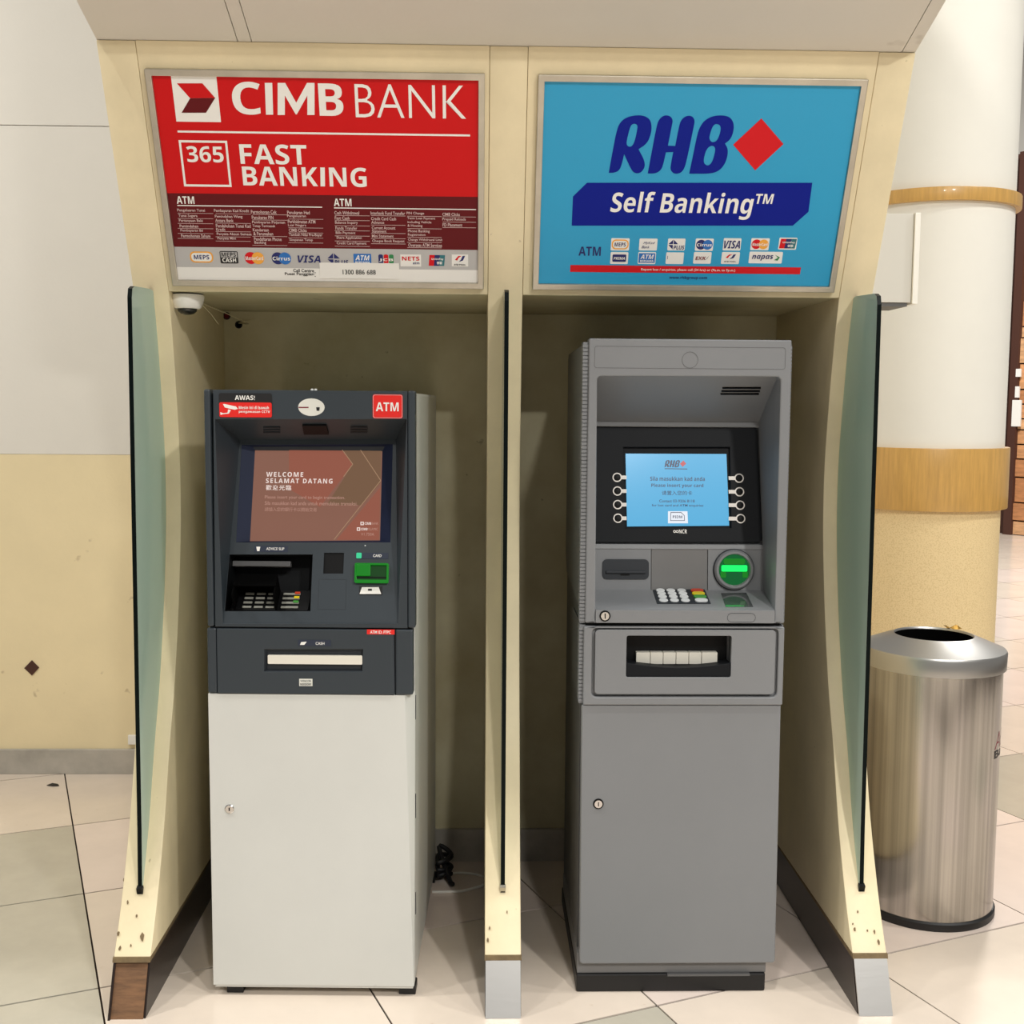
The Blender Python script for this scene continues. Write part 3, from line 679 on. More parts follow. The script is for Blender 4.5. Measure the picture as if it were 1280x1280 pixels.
# slanted cheeks either side
for (ua, ub, sgn) in ((xl - .003, -.216, -1), (.196, xr + .002, 1)):
    B().plate(FL, [box2(ua, zd - (.001 if sgn > 0 else 0), ub, zs - .005)], -.03, .0025).build('cheek', 'slate', m1, bevel=.004)
si = inset(cutL, .005); si = [(u, v - .002) for u, v in si]
B().bridge(FL, cutL, .003, si, -.005).build('slot_surround', 'slate_dark', m1)
q = FL.rect(335, 819, 453, 830); B().plate(FL, [rr(*q, r=.002)], -.005, .003).build('cash_shutter', 'shutter', m1, bevel=.001)
def label1(px, s_, tpx, m='label_navy', fr=FL, par=None, w=.004, tm='print_white', bold=.01):
    q = fr.rect(*px); par = par or m1
    o = B().fbox(fr, q[0], q[2], q[1], q[3], w, w + .0008).build('label_strip', m, par)
    if s_: text(s_, fr, fr.rect(*tpx), tm, o, bold=bold, w=w + .0014)
    return o
lb = label1((373, 799.5, 414, 807), 'CASH', (395, 802, 406, 805.5))
B().flat(FL, FL.loop([(375.5, 805.5), (377, 802), (384, 801.5), (381, 805.5)]), .0054).build('cash_icon', 'print_white', lb)
label1((459, 786.5, 493.5, 792.5), 'ATM ID: P7PC', (463, 787.6, 489, 791.6), 'sticker_red')
bd = label1((374.5, 848, 391, 857), 'WINCOR', (376, 849.4, 389.5, 851.8), 'sticker_oval', tm='print_black')
text('NIXDORF', FL, FL.rect(376, 853.4, 389.5, 856), 'print_black', bd, bold=.02, w=.0056)
# upper fascia: hood ring, flared throat and the tilted console
outer = [(FL.uv(267, 650)[0], zs - .002), (FL.uv(509.5, 650)[0], zs - .002), (FL.uv(509.5, 520)[0], zt), (FL.uv(267, 520)[0], zt)]
A_, B_, C_, D_ = FL.uv(269, 524), FL.uv(508.5, 524), FL.uv(497, 779), FL.uv(279, 779)
hood = B().plate(FL, [outer, [D_, C_, B_, A_]], -.012, .002).build('hood', 'slate', m1, bevel=.001)
DT = .11
tl, tr = FL.uv(300, 550, -DT), FL.uv(495, 549, -DT)
bl_, br_ = D_, C_
B().quad(P(*A_, 0), P(*B_, 0), P(*tr, -DT), P(*tl, -DT)).build('hood_underside', 'slate', m1)
B().quad(P(*A_, 0), P(*tl, -DT), P(*bl_, 0)).build('throat_cheek', 'slate', m1)
B().quad(P(*B_, 0), P(*br_, 0), P(*tr, -DT)).build('throat_cheek', 'slate', m1)
for (pa, pb) in (((258, 0), (266, 0)), ((510.3, 0), (519.3, 0))):
    ua, ub = FL.uv(pa[0], 650)[0], FL.uv(pb[0], 650)[0]
    B().plate(FL, [box2(ua, zs - .001, ub, zt + .001)], -.03, .006).build('side_rail', 'slate', m1, bevel=.004)
LB(B(), -.225, .225, .118, .13, zs, zt - .01).build('inner_back', 'slate_dark', m1)
LB(B(), xl + .004, xr - .004, .004, .125, zs - .004, zs - .002).build('seam_tray', 'black', m1)
pv = (P((bl_[0] + br_[0]) / 2, bl_[1], 0), P((tl[0] + tr[0]) / 2, tl[1], -DT))
FC = FR(P(0, bl_[1], 0), lx, P(0, tl[1], -DT) - P(0, bl_[1], 0))        # console plane
so = FC.loop([(302, 556), (491, 555), (488, 678), (295, 678)])[::-1]
ko = FC.loop([(287, 693), (391, 693), (388, 764), (281, 764)])[::-1]
bo = FC.loop([(405, 691), (430, 691), (429, 717), (404, 717)])[::-1]
co = [FC.uv(279, 779), FC.uv(497, 779), FC.uv(495, 549), FC.uv(300, 550)]
console = B().plate(FC, [co, so, ko, bo], -.003, 0).build('console', 'slate', m1)
# screen bezel and screen
sc = FC.loop([(319, 559), (478, 559), (475, 675.5), (312.5, 676.5)], -.014)[::-1]
B().bridge(FC, so, -.001, sc, -.014).build('screen_bezel', 'navy_bezel', m1)
scr = B().plate(FC, [sc], -.02, -.014).build('screen', 'screen_brown', m1)
KS = lambda x, y: FC.uv(310 + x / 7.111, 555 + y / 7.111, -.014)
def sflat(pts, m, w): return B().flat(FC, [KS(*p) for p in pts], w - .014).build('screen_shape', m, scr)
sflat([(370, 27), (830, 27), (1178, 300), (1178, 340), (760, 850), (660, 850), (560, 560), (370, 200)][:8], 'screen_orange', .0003) if False else None
sflat([(365, 27), (820, 27), (932, 180), (640, 560), (365, 400)], 'screen_orange', .0003)
sflat([(990, 27), (1187, 27), (1180, 315)], 'screen_olive', .0003)
sflat([(832, 27), (990, 27), (1176, 310), (1176, 345), (1010, 545), (700, 540), (932, 180)], 'screen_olive', .0004)
sflat([(1176, 385), (1165, 852), (788, 852)], 'screen_orange', .0005)
for pts in (((822, 30), (932, 180), (850, 290)), ((985, 30), (1180, 325), (765, 850))):
    for p, q in zip(pts[:-1], pts[1:]):
        d = Vector((q[0] - p[0], q[1] - p[1])).normalized(); n_ = Vector((-d.y, d.x)) * 3
        sflat([(p[0] + n_.x, p[1] + n_.y), (q[0] + n_.x, q[1] + n_.y), (q[0] - n_.x, q[1] - n_.y), (p[0] - n_.x, p[1] - n_.y)], 'screen_line', .0007)
def KSR(x0, y0, x1, y1): return FC.rect(310 + x0 / 7.111, 555 + y0 / 7.111, 310 + x1 / 7.111, 555 + y1 / 7.111, -.014)
def st_(s_, q, m='screen_text', bold=.02, **k): text(s_, FC, KSR(*q), m, scr, bold=bold, w=-.013, **k)
st_('WELCOME', (163, 250, 492, 292), bold=.03, spacing=1.25)
st_('SELAMAT DATANG', (160, 308, 752, 350), bold=.03, spacing=1.25)
st_('歡迎光臨', (160, 365, 385, 412), bold=.01, spacing=1.2)
st_('Please insert your card to begin transaction.', (150, 460, 862, 497), 'screen_dim', .005)
st_('Sila masukkan kad anda untuk memulakan transaksi.', (150, 512, 972, 545), 'screen_dim', .005)
st_('請插入您的銀行卡以開始交易', (150, 565, 610, 600), 'screen_dim', 0)
for y, x in ((707, 1000), (757, 968)):
    B().plate(FC, [[KS(x, y + 15), KS(x + 30, y + 15), KS(x + 30, y - 15), KS(x, y - 15)], [KS(x + 8, y + 8), KS(x + 22, y + 8), KS(x + 22, y - 8), KS(x + 8, y - 8)]], -.013, -.013).build('screen_logo', 'screen_text', scr)
st_('CIMB', (1037, 696, 1095, 718), bold=.03); st_('BANK', (1100, 696, 1160, 718), 'screen_dim', 0)
st_('CIMB', (1005, 746, 1063, 768), bold=.03); st_('ISLAMIC', (1070, 746, 1155, 768), 'screen_dim', 0)
st_('V1.750A', (1005, 790, 1122, 815), 'screen_dim', 0)
# keypad bay
kb = FC.loop([(295, 697), (388, 697), (384, 757), (292, 757)], -.07)[::-1]
B().bridge(FC, ko, -.001, kb, -.075).build('keypad_bay', 'bay_black', m1)
B().plate(FC, [kb], -.08, -.075).build('bay_back', 'bay_black', m1)
q = FC.rect(290.5, 701, 363, 708, -.03); B().plate(FC, [box2(*q)], -.05, -.03).build('slip_bar', 'atm_grey_dark', m1, bevel=.0015)
kfl = FC.uv(335, 764)[1]
FK = FR(FC.P(0, kfl + .001, -.006), lx, ly * .8 + Vector((0, 0, .6)))          # keypad surface, running back into the bay
FKu = lambda px: FC.uv(px, 755, -.02)[0]
kx0, kx1 = FKu(290), FKu(386)
B().plate(FK, [rr(kx0, .003, kx1, .066, .003)], -.004, 0).build('keypad_plate', 'black', m1)
kw = (FKu(345) - FKu(302)) / 3
for r_ in range(4):
    for c2 in range(3):
        u = FKu(302) + kw * (c2 + .15); v = .008 + r_ * .014
        B().fbox(FK, u, u + kw * .78, v, v + .006, 0, .003).build('key', 'key_dim', m1, bevel=.0008, seg=1)
    u = FKu(352); v = .008 + r_ * .014
    B().fbox(FK, u, u + .04, v, v + .006, 0, .003).build('key', 'key_dim', m1, bevel=.0008, seg=1)
    if r_ in (1, 2, 3): B().fbox(FK, u + .027, u + .039, v + .001, v + .008, .004, .0045).build('key_mark', ['', 'key_green', 'key_yellow', 'key_red'][r_], m1)
# pin shield: three thin walls and a lid over the digits
ua, ub = FKu(296) - .002, FKu(346)
for a, b, c3, d3, w0, w1 in ((ua, ua + .0025, .002, .064, 0, .05), (ub, ub + .0025, .002, .064, 0, .05), (ua, ub + .0025, .03, .066, .05, .0525), (ua, ub, .0635, .066, 0, .05)):
    B().fbox(FK, a, b, c3, d3, w0, w1).build('pin_shield', 'hole_black', m1)
q = FC.loop([(405, 691), (430, 691), (429, 717), (404, 717)], -.004)[::-1]
B().plate(FC, [q], -.008, -.004).build('reader_window', 'black', m1)
q = FC.rect(398, 724, 432.5, 762); B().plate(FC, [box2(*q), box2(q[0] + .0007, q[1] + .0007, q[2] - .0007, q[3] - .0007)], 0, .0003).build('blank_cover_seam', 'slate_dark', m1)
lb = label1((318, 682.5, 360, 690), 'ADVICE SLIP', (333, 684.3, 355.5, 687.8), fr=FC, w=0)
B().flat(FC, FC.loop([(320.5, 683.5), (325.5, 683.5), (324.5, 689), (321.5, 689)]), .0014).build('slip_icon', 'print_white', lb)
lb = label1((445, 691, 485.5, 698.5), 'CARD', (466.5, 693, 477, 696.4), fr=FC, w=0)
q = FC.rect(445.5, 691, 452, 698); B().plate(FC, [rr(*q, r=.002)], .0008, .0016).build('card_icon', 'green_icon', lb)
# green card mouth
q = FC.rect(444, 704.5, 486, 729)
cm = B().plate(FC, [rr(*q, r=.003), box2(q[0] + .004, q[1] + .007, q[2] - .004, q[3] - .004)], 0, .012).build('card_mouth', 'green_lit', m1, bevel=.002)
B().fbox(FC, q[0] + .003, q[2] - .003, q[1] + .005, q[3] - .003, 0, .004).build('mouth_floor', 'green_deep', cm)
B().fbox(FC, q[0] + .004, q[0] + .036, q[1] + .016, q[3] - .003, .004, .0125).build('mouth_block', 'green_lit', cm, bevel=.0015)
B().fbox(FC, q[0] + .005, q[2] - .005, q[1] + .0115, q[1] + .0145, .004, .0065).build('card_slit', 'black', cm)
q = FC.rect(449, 733, 478, 744); cs = B().fbox(FC, q[0], q[2], q[1], q[3], 0, .0006).build('card_sticker', 'print_black', m1)
B().flat(FC, FC.loop([(452.5, 734), (473.5, 734), (476.5, 742.5), (449.5, 742.5)]), .0010).build('card_picture', 'print_white', cs)
B().flat(FC, FC.loop([(460, 736), (465, 736), (465, 738.5), (460, 738.5)]), .0014).build('card_chip', 'print_black', cs)
u, v = FC.uv(456.5, 682); B().lathe(FC.P(u, v, 0), [(.0016, 0), (.0012, .001)], 10, FC.n).build('indicator', 'led_white', m1)
# hood underside: camera window and loudspeaker grilles
FU = FR(P(0, A_[1], 0), lx, P(0, tl[1], -DT) - P(0, A_[1], 0))
qq = [FU.uv(378, 531), FU.uv(408, 531), FU.uv(411, 542), FU.uv(380, 542)]
B().plate(FU, [qq], -.003, .001).build('camera_window', 'black', m1)
for gx in (329, 438):
    for gy in (534, 537, 540): 
        r_ = [FU.uv(gx, gy), FU.uv(gx + 21, gy), FU.uv(gx + 21.5, gy + 1.3), FU.uv(gx + .5, gy + 1.3)]
        B().plate(FU, [r_], -.001, .0006).build('grille_slot', 'slate_dark', m1)
# stickers on the hood brow
q = FL.rect(274, 491.5, 340.5, 522); aw = B().plate(FL, [rr(*q, r=.005)], .002, .0027).build('warning_sticker', 'print_black', m1)
zq = FL.uv(305, 503)[1]; B().flat(FL, rr(q[0] + .0008, q[1] + .0008, q[2] - .0008, zq, .004), .0031).build('sticker_field', 'sticker_red', aw)
text('AWAS!', FL, FL.rect(294, 494.3, 319, 500), 'print_white', aw, bold=.035, w=.0036)
text('Mesin ini di bawah', FL, FL.rect(299, 507.5, 336.5, 511.5), 'print_white', aw, bold=.02, w=.0036)
text('pengawasan CCTV', FL, FL.rect(299, 513, 338, 517), 'print_white', aw, bold=.02, w=.0036)
KA = lambda x, y: FL.uv(255 + x / 8.533, 480 + y / 8.533)
for pts in ([(205, 213), (225, 213), (345, 240), (365, 265), (330, 275), (225, 250)], [(262, 270), (290, 278), (270, 315), (205, 322), (180, 330), (178, 300), (210, 312), (255, 306)]):
    B().flat(FL, [KA(*p) for p in pts], .0034).build('cctv_pictogram', 'print_white', aw)
q = FL.rect(373, 498, 406, 520); ov = B().plate(FL, [ell((q[0] + q[2]) / 2, (q[1] + q[3]) / 2, (q[2] - q[0]) / 2, (q[3] - q[1]) / 2)], .002, .0028).build('oval_sticker', 'sticker_oval', m1)
B().flat(FL, FL.loop([(373.5, 508.5), (386, 508.5), (386, 510), (373.5, 510)]), .0032).build('worn_print', 'print_maroon', ov)
B().flat(FL, FL.loop([(395.5, 509), (400, 509), (399.5, 513.5), (396, 513.5)]), .0032).build('worn_print', 'print_black', ov)
q = FL.rect(466, 493, 503.5, 523); at_ = B().plate(FL, [rr(*q, r=.005)], .002, .0026).build('atm_sticker', 'sticker_red', m1)
B().plate(FL, [rr(q[0] + .001, q[1] + .001, q[2] - .001, q[3] - .001, .0045), rr(q[0] + .0018, q[1] + .0018, q[2] - .0018, q[3] - .0018, .004)], .003, .003).build('sticker_rim', 'print_pale', at_)
text('ATM', FL, FL.rect(470, 503, 498.5, 514), 'print_white', at_, bold=.03, w=.0036)
u = FL.uv(392, 487)[0]
for du in (-.004, .004): B().lathe(P(u + du, zt, -.004), [(.003, 0), (.003, .003), (.0015, .004)], 10).build('top_stud', 'led_white', m1)

# ------------------------------------------------------------------ grey cash machine (right bay)
GO = Vector((.4665, 2.66, 0)); FG = FR(GO, (1, 0, 0), (0, 0, 1)); PG = FG.P
m2 = thing('cash_machine', GO, 'grey cash machine with blue screen and green card slot in the right bay', 'cash machine')
def GB_(b, x0, x1, y0, y1, z0, z1): return b.fbox(FG, x0, x1, z0, z1, -y1, -y0)
gx0, gx1 = FG.uv(728, 600)[0] - .003, FG.uv(986, 600)[0]
gzt = FG.uv(860, 424)[1]; gzs = FG.uv(850, 780)[1]; gzd = FG.uv(850, 881)[1]; gzb = FG.uv(850, 1205)[1]
xL, xR = -.237, .2395
# steel body behind the front
GB_(B(), xL + .012, xR - .012, .25, .56, .06, gzt - .02).build('housing', 'atm_grey_dark', m2, bevel=.004)
for sx in (xL + .006, xR - .012):
    B().plate(FR(PG(sx, 0, 0), (0, 1, 0), (0, 0, 1)), [[(.06, gzs + .02), (.50, gzs + .05), (.54, gzs + .10), (.54, gzt - .03), (.52, gzt - .015), (.06, gzt - .01)]], 0, .006).build('side_panel', 'atm_mid', m2)
    GB_(B(), sx + .002, sx + .006, .05, .26, .06, gzs + .05).build('lower_side', 'atm_grey_dark', m2)
GB_(B(), xL + .012, xR - .012, .04, .26, gzt - .014, gzt - .008).build('top_skin', 'atm_mid', m2)
# hood shell: front ring around the opening
op = [FG.uv(744, 777), FG.uv(968.5, 776), FG.uv(976, 471), FG.uv(746.5, 470)]
zo = gzs + .002
rT = rr(op[3][0], .0, op[2][0], op[2][1], .008)
hole = [(op[0][0], zo + .004), (op[1][0], zo + .004), (op[2][0], op[2][1] - .006), (op[2][0] - .006, op[2][1]), (op[3][0] + .006, op[3][1]), (op[3][0], op[3][1] - .006)]
hood2 = B().plate(FG, [box2(xL + .013, zo, xR - .002, gzt), hole], -.05, 0).build('hood', 'atm_grey', m2, bevel=.003)
# bevelled inner rim
rim = [(u + (.010 if u < 0 else -.010), v - (.012 if v > 1.2 else 0)) for u, v in hole]
# serrated side edges
for sgn, x in ((-1, xL), (1, xR)):
    n = 60
    for lo, hi in ((gzd + .005, gzs - .008), (gzs + .004, gzt - .012)):
        k = int((hi - lo) / .0085); bb = B(); ua, ub = (x, x + .0135) if sgn < 0 else (x - .004, x + .0015)
        bb.fbox(FG, ua + .001, ub - (0 if sgn < 0 else .001), lo - .004, hi + .004, -.05, -.0105)
        for i in range(k):
            z0 = lo + i * (hi - lo) / k
            bb.plate(FG, [[(ua, z0), (ub, z0), (ub, z0 + .0066), (ua, z0 + .0066)]], -.045, -.008)
        o = bb.build('ribbed_edge', 'atm_grey', m2); o['kind'] = 'stuff'
# throat
D1, D2, D3 = .205, .135, .12
cT = FG.uv(850, 528, -D1)[1]; bT = FG.uv(850, 535, -D1 + .002)[1]; bB = FG.uv(850, 681, -D2)[1]
sB = FG.uv(850, 737.5, -D3)[1]; sF = FG.uv(850, 762, -.004)[1]
tu0, tu1 = hole[0][0] - .004, hole[2][0]
def R_(px, py, d): return FG.uv(px, py, -d)[0]
rt_, rm, rb = R_(948, 533, D1), R_(953, 683, D2), R_(954.5, 742, D3)
fT = hole[2][0]; fB = hole[1][0]
B().quad(PG(tu0, op[3][1] , -.03), PG(fT, op[2][1], -.03), PG(rt_, cT, -D1), PG(tu0, cT, -D1)).build('throat_ceiling', 'atm_grey', m2)
FCe = FR(PG(0, op[3][1], -.03), (1, 0, 0), PG(0, cT, -D1) - PG(0, op[3][1], -.03))
for k_, y in enumerate((484, 488, 491.5)):
    lp = [FCe.uv(903 - k_ * 1.2, y), FCe.uv(951 - k_ * 1.2, y), FCe.uv(951 - k_ * 1.2, y + 1.4), FCe.uv(903 - k_ * 1.2, y + 1.4)]
    B().plate(FCe, [lp], -.002, .0008).build('grille_slot', 'black', m2)
B().add([PG(fT, op[2][1], -.03), PG(rt_, cT, -D1), PG(rm, bB, -D2), PG(rb, sB, -D3), PG(fB, sF, -.03)], [[0, 1, 2], [0, 2, 4], [2, 3, 4]]).build('throat_cheek', 'atm_grey', m2)
B().add([PG(tu0, op[2][1], -.03), PG(tu0, cT, -D1), PG(tu0, bB, -D2), PG(tu0, sB, -D3), PG(tu0, sF, -.03)], [[0, 1, 2], [0, 2, 4], [2, 3, 4]]).build('throat_cheek', 'atm_grey', m2)
# screen console: grey carrier, black panel, screen
FQ = FR(PG(0, bB, -D2), (1, 0, 0), PG(0, cT, -D1) - PG(0, bB, -D2))
vtop = (PG(0, cT, -D1) - PG(0, bB, -D2)).length
B().plate(FQ, [[(tu0, -.012), (rm + .004, -.012), (rt_ + .004, vtop + .004), (tu0, vtop + .004)]], -.016, -.0095).build('console_carrier', 'atm_grey', m2)
B().fbox(FQ, tu0, rm + .003, -.012, .001, -.008, .006).build('console_ledge', 'atm_grey', m2, bevel=.002)
B().fbox(FQ, tu0, rt_ + .002, vtop - .012, vtop + .002, -.008, .004).build('console_ledge', 'atm_grey', m2, bevel=.002)
pan = [FQ.uv(740, 678), FQ.uv(953, 678), FQ.uv(946.5, 535), FQ.uv(740, 534)]
ch = [(pan[0]), (pan[1][0] - .008, pan[1][1]), (pan[1][0], pan[1][1] + .008), (pan[2][0], pan[2][1] - .006), (pan[2][0] - .006, pan[2][1]), pan[3]]
sh = FQ.loop([(779, 559), (912, 559), (914, 660), (781, 661)])[::-1]
panel = B().plate(FQ, [ch, sh], -.008, .002).build('bezel_panel', 'bezel_black', m2, bevel=.0012)
sc2 = FQ.loop([(782, 567), (908, 567.5), (911.5, 657), (784, 658)], -.004)[::-1]
B().plate(FQ, [sh], -.009, -.0065).build('screen_surround', 'screen_black', m2)
scr2 = B().plate(FQ, [sc2], -.0065, -.004).build('screen', 'screen_blue', m2)
K7 = lambda x, y: FQ.uv(760 + x / 7.111, 555 + y / 7.111, -.004)
def K7R(x0, y0, x1, y1): return FQ.rect(760 + x0 / 7.111, 555 + y0 / 7.111, 760 + x1 / 7.111, 555 + y1 / 7.111, -.004)
def t7(s_, q, m='screen_navy', bold=.025, **k): text(s_, FQ, K7R(*q), m, scr2, bold=bold, w=-.0035, **k)
rhb(FQ, lambda x, y: K7(502 + (x - 103) * (138 / 771), 143 + (y - 68) * (65 / 362)), scr2, 'screen_navy', 'screen_red', w=-.0035)
B().flat(FQ, [K7(503, 216), K7(705, 219), K7(705, 226), K7(503, 223)], -.0036).build('screen_rule', 'screen_navy', scr2)
t7('Sila masukkan kad anda', (375, 290, 860, 328)); t7('Please insert your card', (385, 352, 847, 392))
t7('请置入您的卡', (478, 416, 748, 455), bold=.005)
t7('Contact 03-9206 8118', (455, 494, 770, 520), bold=.01); t7('for lost card and ATM enquiries', (390, 535, 847, 562), bold=.01)
pd = B().flat(FQ, [K7(533, 705), K7(711, 705), K7(706, 598), K7(533, 598)], -.0036).build('deposit_badge', 'screen_white', scr2)
B().plate(FQ, [[K7(553, 683), K7(682, 683), K7(680, 635), K7(650, 606), K7(556, 606)], [K7(558, 678), K7(677, 678), K7(675, 637), K7(648, 612), K7(561, 612)]], -.0032, -.0032).build('badge_outline', 'screen_navy', scr2)
t7('PIDM', (575, 636, 660, 660), bold=.02)
text('NCR', FQ, FQ.rect(848.5, 662, 858.5, 667), 'print_white', panel, bold=.03, w=.003)
for cx in (843, 846.3):
    u, v = FQ.uv(cx, 664.5); B().plate(FQ, [ell(u, v, .0034, n=16), ell(u, v, .0018, n=16)], .0026, .0026).build('maker_mark', 'print_white', panel)
for side_, xs_ in ((-1, (771.3, 771.7, 772, 772.3)), (1, (923.5, 924, 924.8, 925.4))):
    for i_, y in enumerate((597, 614, 631, 648) if side_ < 0 else (598, 615, 631.7, 648.5)):
        u, v = FQ.uv(xs_[i_], y)
        rg = B().plate(FQ, [ell(u, v, .0115), ell(u, v, .0085)], .002, .0035).build('button_ring', 'ring_white', m2)
        e_ = FQ.uv(783 if side_ < 0 else 910.5, y)[0]; ua, ub = sorted((e_, u - side_ * .0105))
        B().fbox(FQ, ua, ub, v - .0045, v + .0045, .002, .0033).build('button_tab', 'ring_white', rg)
        B().lathe(FQ.P(u, v, .002), [(.0083, 0), (.0083, .003), (.006, .0042)], 20, FQ.n).build('button', 'black', rg, smooth=True)
# lower console: slip slot, blank, card reader
FQ2 = FR(PG(0, sB, -D3), (1, 0, 0), PG(0, bB - .004, -D2 + .006) - PG(0, sB, -D3))
vt2 = (PG(0, bB - .004, -D2 + .006) - PG(0, sB, -D3)).length
u1_, u2_ = FQ2.uv(814, 715)[0], FQ2.uv(884.5, 715)[0]
for (ua, ub, m) in ((tu0, u1_ - .0006, 'atm_grey'), (u1_ + .0006, u2_ - .0006, 'atm_mid'), (u2_ + .0006, rm + .004, 'atm_grey')):
    B().fbox(FQ2, ua, ub, -.002, vt2, -.01, 0 if m == 'atm_grey' else -.001).build('console_plate', m, m2, bevel=.0006, seg=1)
q = FQ2.rect(753, 699, 811, 724)
ss = B().plate(FQ2, [rr(*q, r=.011, n=6)], -.002, .003).build('slip_slot', 'slate_dark', m2, bevel=.001)
q = FQ2.rect(757, 713.5, 806.5, 716.5); B().fbox(FQ2, q[0], q[2], q[1], q[3], .002, .008).build('slip_lip', 'slate_dark', ss, bevel=.001)
q = FQ2.rect(775, 717, 787, 719.5); B().plate(FQ2, [rr(*q, r=.003)], .003, .0034).build('finger_notch', 'black', ss)
u, v = FQ2.uv(917, 712)
cr = B().lathe(FQ2.P(u, v, -.001), [(.048, 0), (.048, .010), (.044, .015), (.039, .015), (.037, .008)], 48, FQ2.n, cap=(False, False)).build('card_ring', 'atm_grey', m2, smooth=True)
B().plate(FQ2, [ell(u, v, .0505, n=40), ell(u, v, .0475, n=40)], 0, .002).build('ring_seam', 'slate_dark', cr)
B().lathe(FQ2.P(u, v, 0), [(.038, 0), (.038, .006)], 40, FQ2.n).build('reader_lens', 'green_dark', cr)
B().plate(FQ2, [rr(u - .031, v - .004, u + .031, v + .011, .003)], .0065, .010).build('card_slit', 'green_glow', cr)
B().plate(FQ2, [rr(u - .026, v + .013, u + .026, v + .027, .006)], .0065, .009).build('lens_top', 'green_lit', cr)
B().plate(FQ2, [rr(u - .033, v - .019, u - .02, v - .004, .003)], .0065, .0085).build('lens_side', 'green_lit', cr)
B().plate(FQ2, [rr(u + .02, v - .019, u + .033, v - .004, .003)], .0065, .0085).build('lens_side', 'green_lit', cr)
# keypad shelf and lip
FT = FR(PG(0, sF, -.004), (1, 0, 0), PG(0, sB, -D3) - PG(0, sF, -.004))
vt3 = (PG(0, sB, -D3) - PG(0, sF, -.004)).length
shf = [(tu0, 0), (fB + .003, 0), (rb + .003, vt3), (tu0, vt3)]
B().plate(FT, [shf], -.008, 0).build('shelf', 'atm_grey', m2)
lipq = (FG.uv(744.5, 770)[0], gzs + .003, FG.uv(968, 770)[0], sF - .0005)
lip = B().plate(FG, [rr(*lipq, r=.003)], -.02, .004).build('shelf_lip', 'atm_grey', m2, bevel=.003)
kp = [FT.uv(816, 738), FT.uv(880.5, 737), FT.uv(888.5, 755), FT.uv(821.5, 755)][::-1]
B().plate(FT, [kp], 0, .0015).build('keypad_plate', 'slate_dark', m2)
K8 = lambda x, y: FT.uv(740 + x / 5.333, 670 + y / 5.333)
rows = ((371, (455, 525, 596)), (391, (462, 533, 605)), (412, (469, 541, 613)), (436, (476, 549, 622)))
kc = ['key_red', 'key_yellow', 'key_green', 'key_white']
for i_, (y, xs_) in enumerate(rows):
    for x in xs_:
        u, v = K8(x, y); B().plate(FT, [ell(u, v, .0108, .0095, 14)], .0012, .005).build('key', 'key_white', m2, bevel=.001, seg=1)
    u, v = K8((700, 709, 719, 728)[i_], y); B().plate(FT, [rr(u - .0155, v - .009, u + .0155, v + .009, .009)], .0012, .005).build('key', kc[i_], m2, bevel=.001, seg=1)
ct = [K8(860, 384), K8(1028, 380), K8(1074, 473), K8(892, 474)][::-1]
mat('contactless', (70, 74, 74), .06, coat=.6)
B().plate(FT, [ct], 0, .0012).build('contactless_pad', 'contactless', m2)
u, v = FG.uv(756, 769.5); lk = B().lathe(PG(u, v, .0035), [(.0128, 0), (.0128, .002), (.0105, .0022)], 24, FG.n).build('lock', 'black', m2, smooth=True)
B().lathe(PG(u, v, .0035), [(.0095, 0), (.0095, .004)], 24, FG.n).build('lock_barrel', 'chrome', lk); B().fbox(FG, u - .0013, u + .0013, v - .006, v + .006, .0075, .0079).build('keyhole', 'black', lk)
q = FG.rect(908.5, 766, 944, 777.5); B().plate(FG, [rr(*q, r=.011, n=6), rr(q[0] + .0009, q[1] + .0009, q[2] - .0009, q[3] - .0009, r=.010, n=6)], .004, .0044).build('plug_outline', 'slate_dark', lip)
# brow: inset outline and round blank
q = FG.rect(743, 433.5, 982, 461); B().plate(FG, [rr(*q, r=.006), rr(q[0] + .0009, q[1] + .0009, q[2] - .0009, q[3] - .0009, r=.0052)], 0, .0004).build('brow_outline', 'atm_grey_dark', hood2)
u, v = FG.uv(862.5, 450); B().plate(FG, [ell(u, v, .0185), ell(u, v, .0176)], 0, .0006).build('round_blank', 'atm_grey_dark', hood2)
# drawer fascia
q = FG.rect(743.5, 787, 968, 867); df = FG.loop([(782.5, 794), (913.5, 794), (912.5, 846), (783, 846)])[::-1]
dq = FG.rect(782.5, 794, 913.5, 846); dh = rr(*dq, r=.005)
dl = rr(q[0], q[1], q[2], q[3], .009)
dro = box2(xL + .010, gzd, xR, gzs - .006)
df = B().plate(FG, [dro, rr(q[0] - .007, q[1] - .007, q[2] + .007, q[3] + .004, .012)], -.06, .004).build('drawer_frame', 'atm_grey', m2, bevel=.003)
B().plate(FG, [dl, dh], -.05, .006).build('drawer_front', 'atm_grey', m2, bevel=.004)
GB_(B(), xL + .004, xR - .004, .05, .26, gzd, gzs - .006).build('drawer_core', 'atm_grey_dark', m2)
B().plate(FG, [rr(q[0] - .0075, q[1] - .0075, q[2] + .0075, q[3] + .0045, .012), dh], -.02, -.008).build('drawer_groove', 'atm_grey', m2)
GB_(B(), xL + .008, xR - .008, .012, .05, gzs - .004, gzs + .001).build('seam_gap', 'black', m2)
cb = B().plate(FG, [inset(dh, -.001)], -.055, -.045).build('dispenser_back', 'black', m2)
qh = FG.rect(782.5, 828, 913.5, 846)
tray = B(); n = 14; La = []
for i_ in range(n + 1):
    t = i_ / n; La.append((dq[0] + .006 + (dq[2] - dq[0] - .012) * t, .010 * (1 - math.sin(math.pi * t)) ))
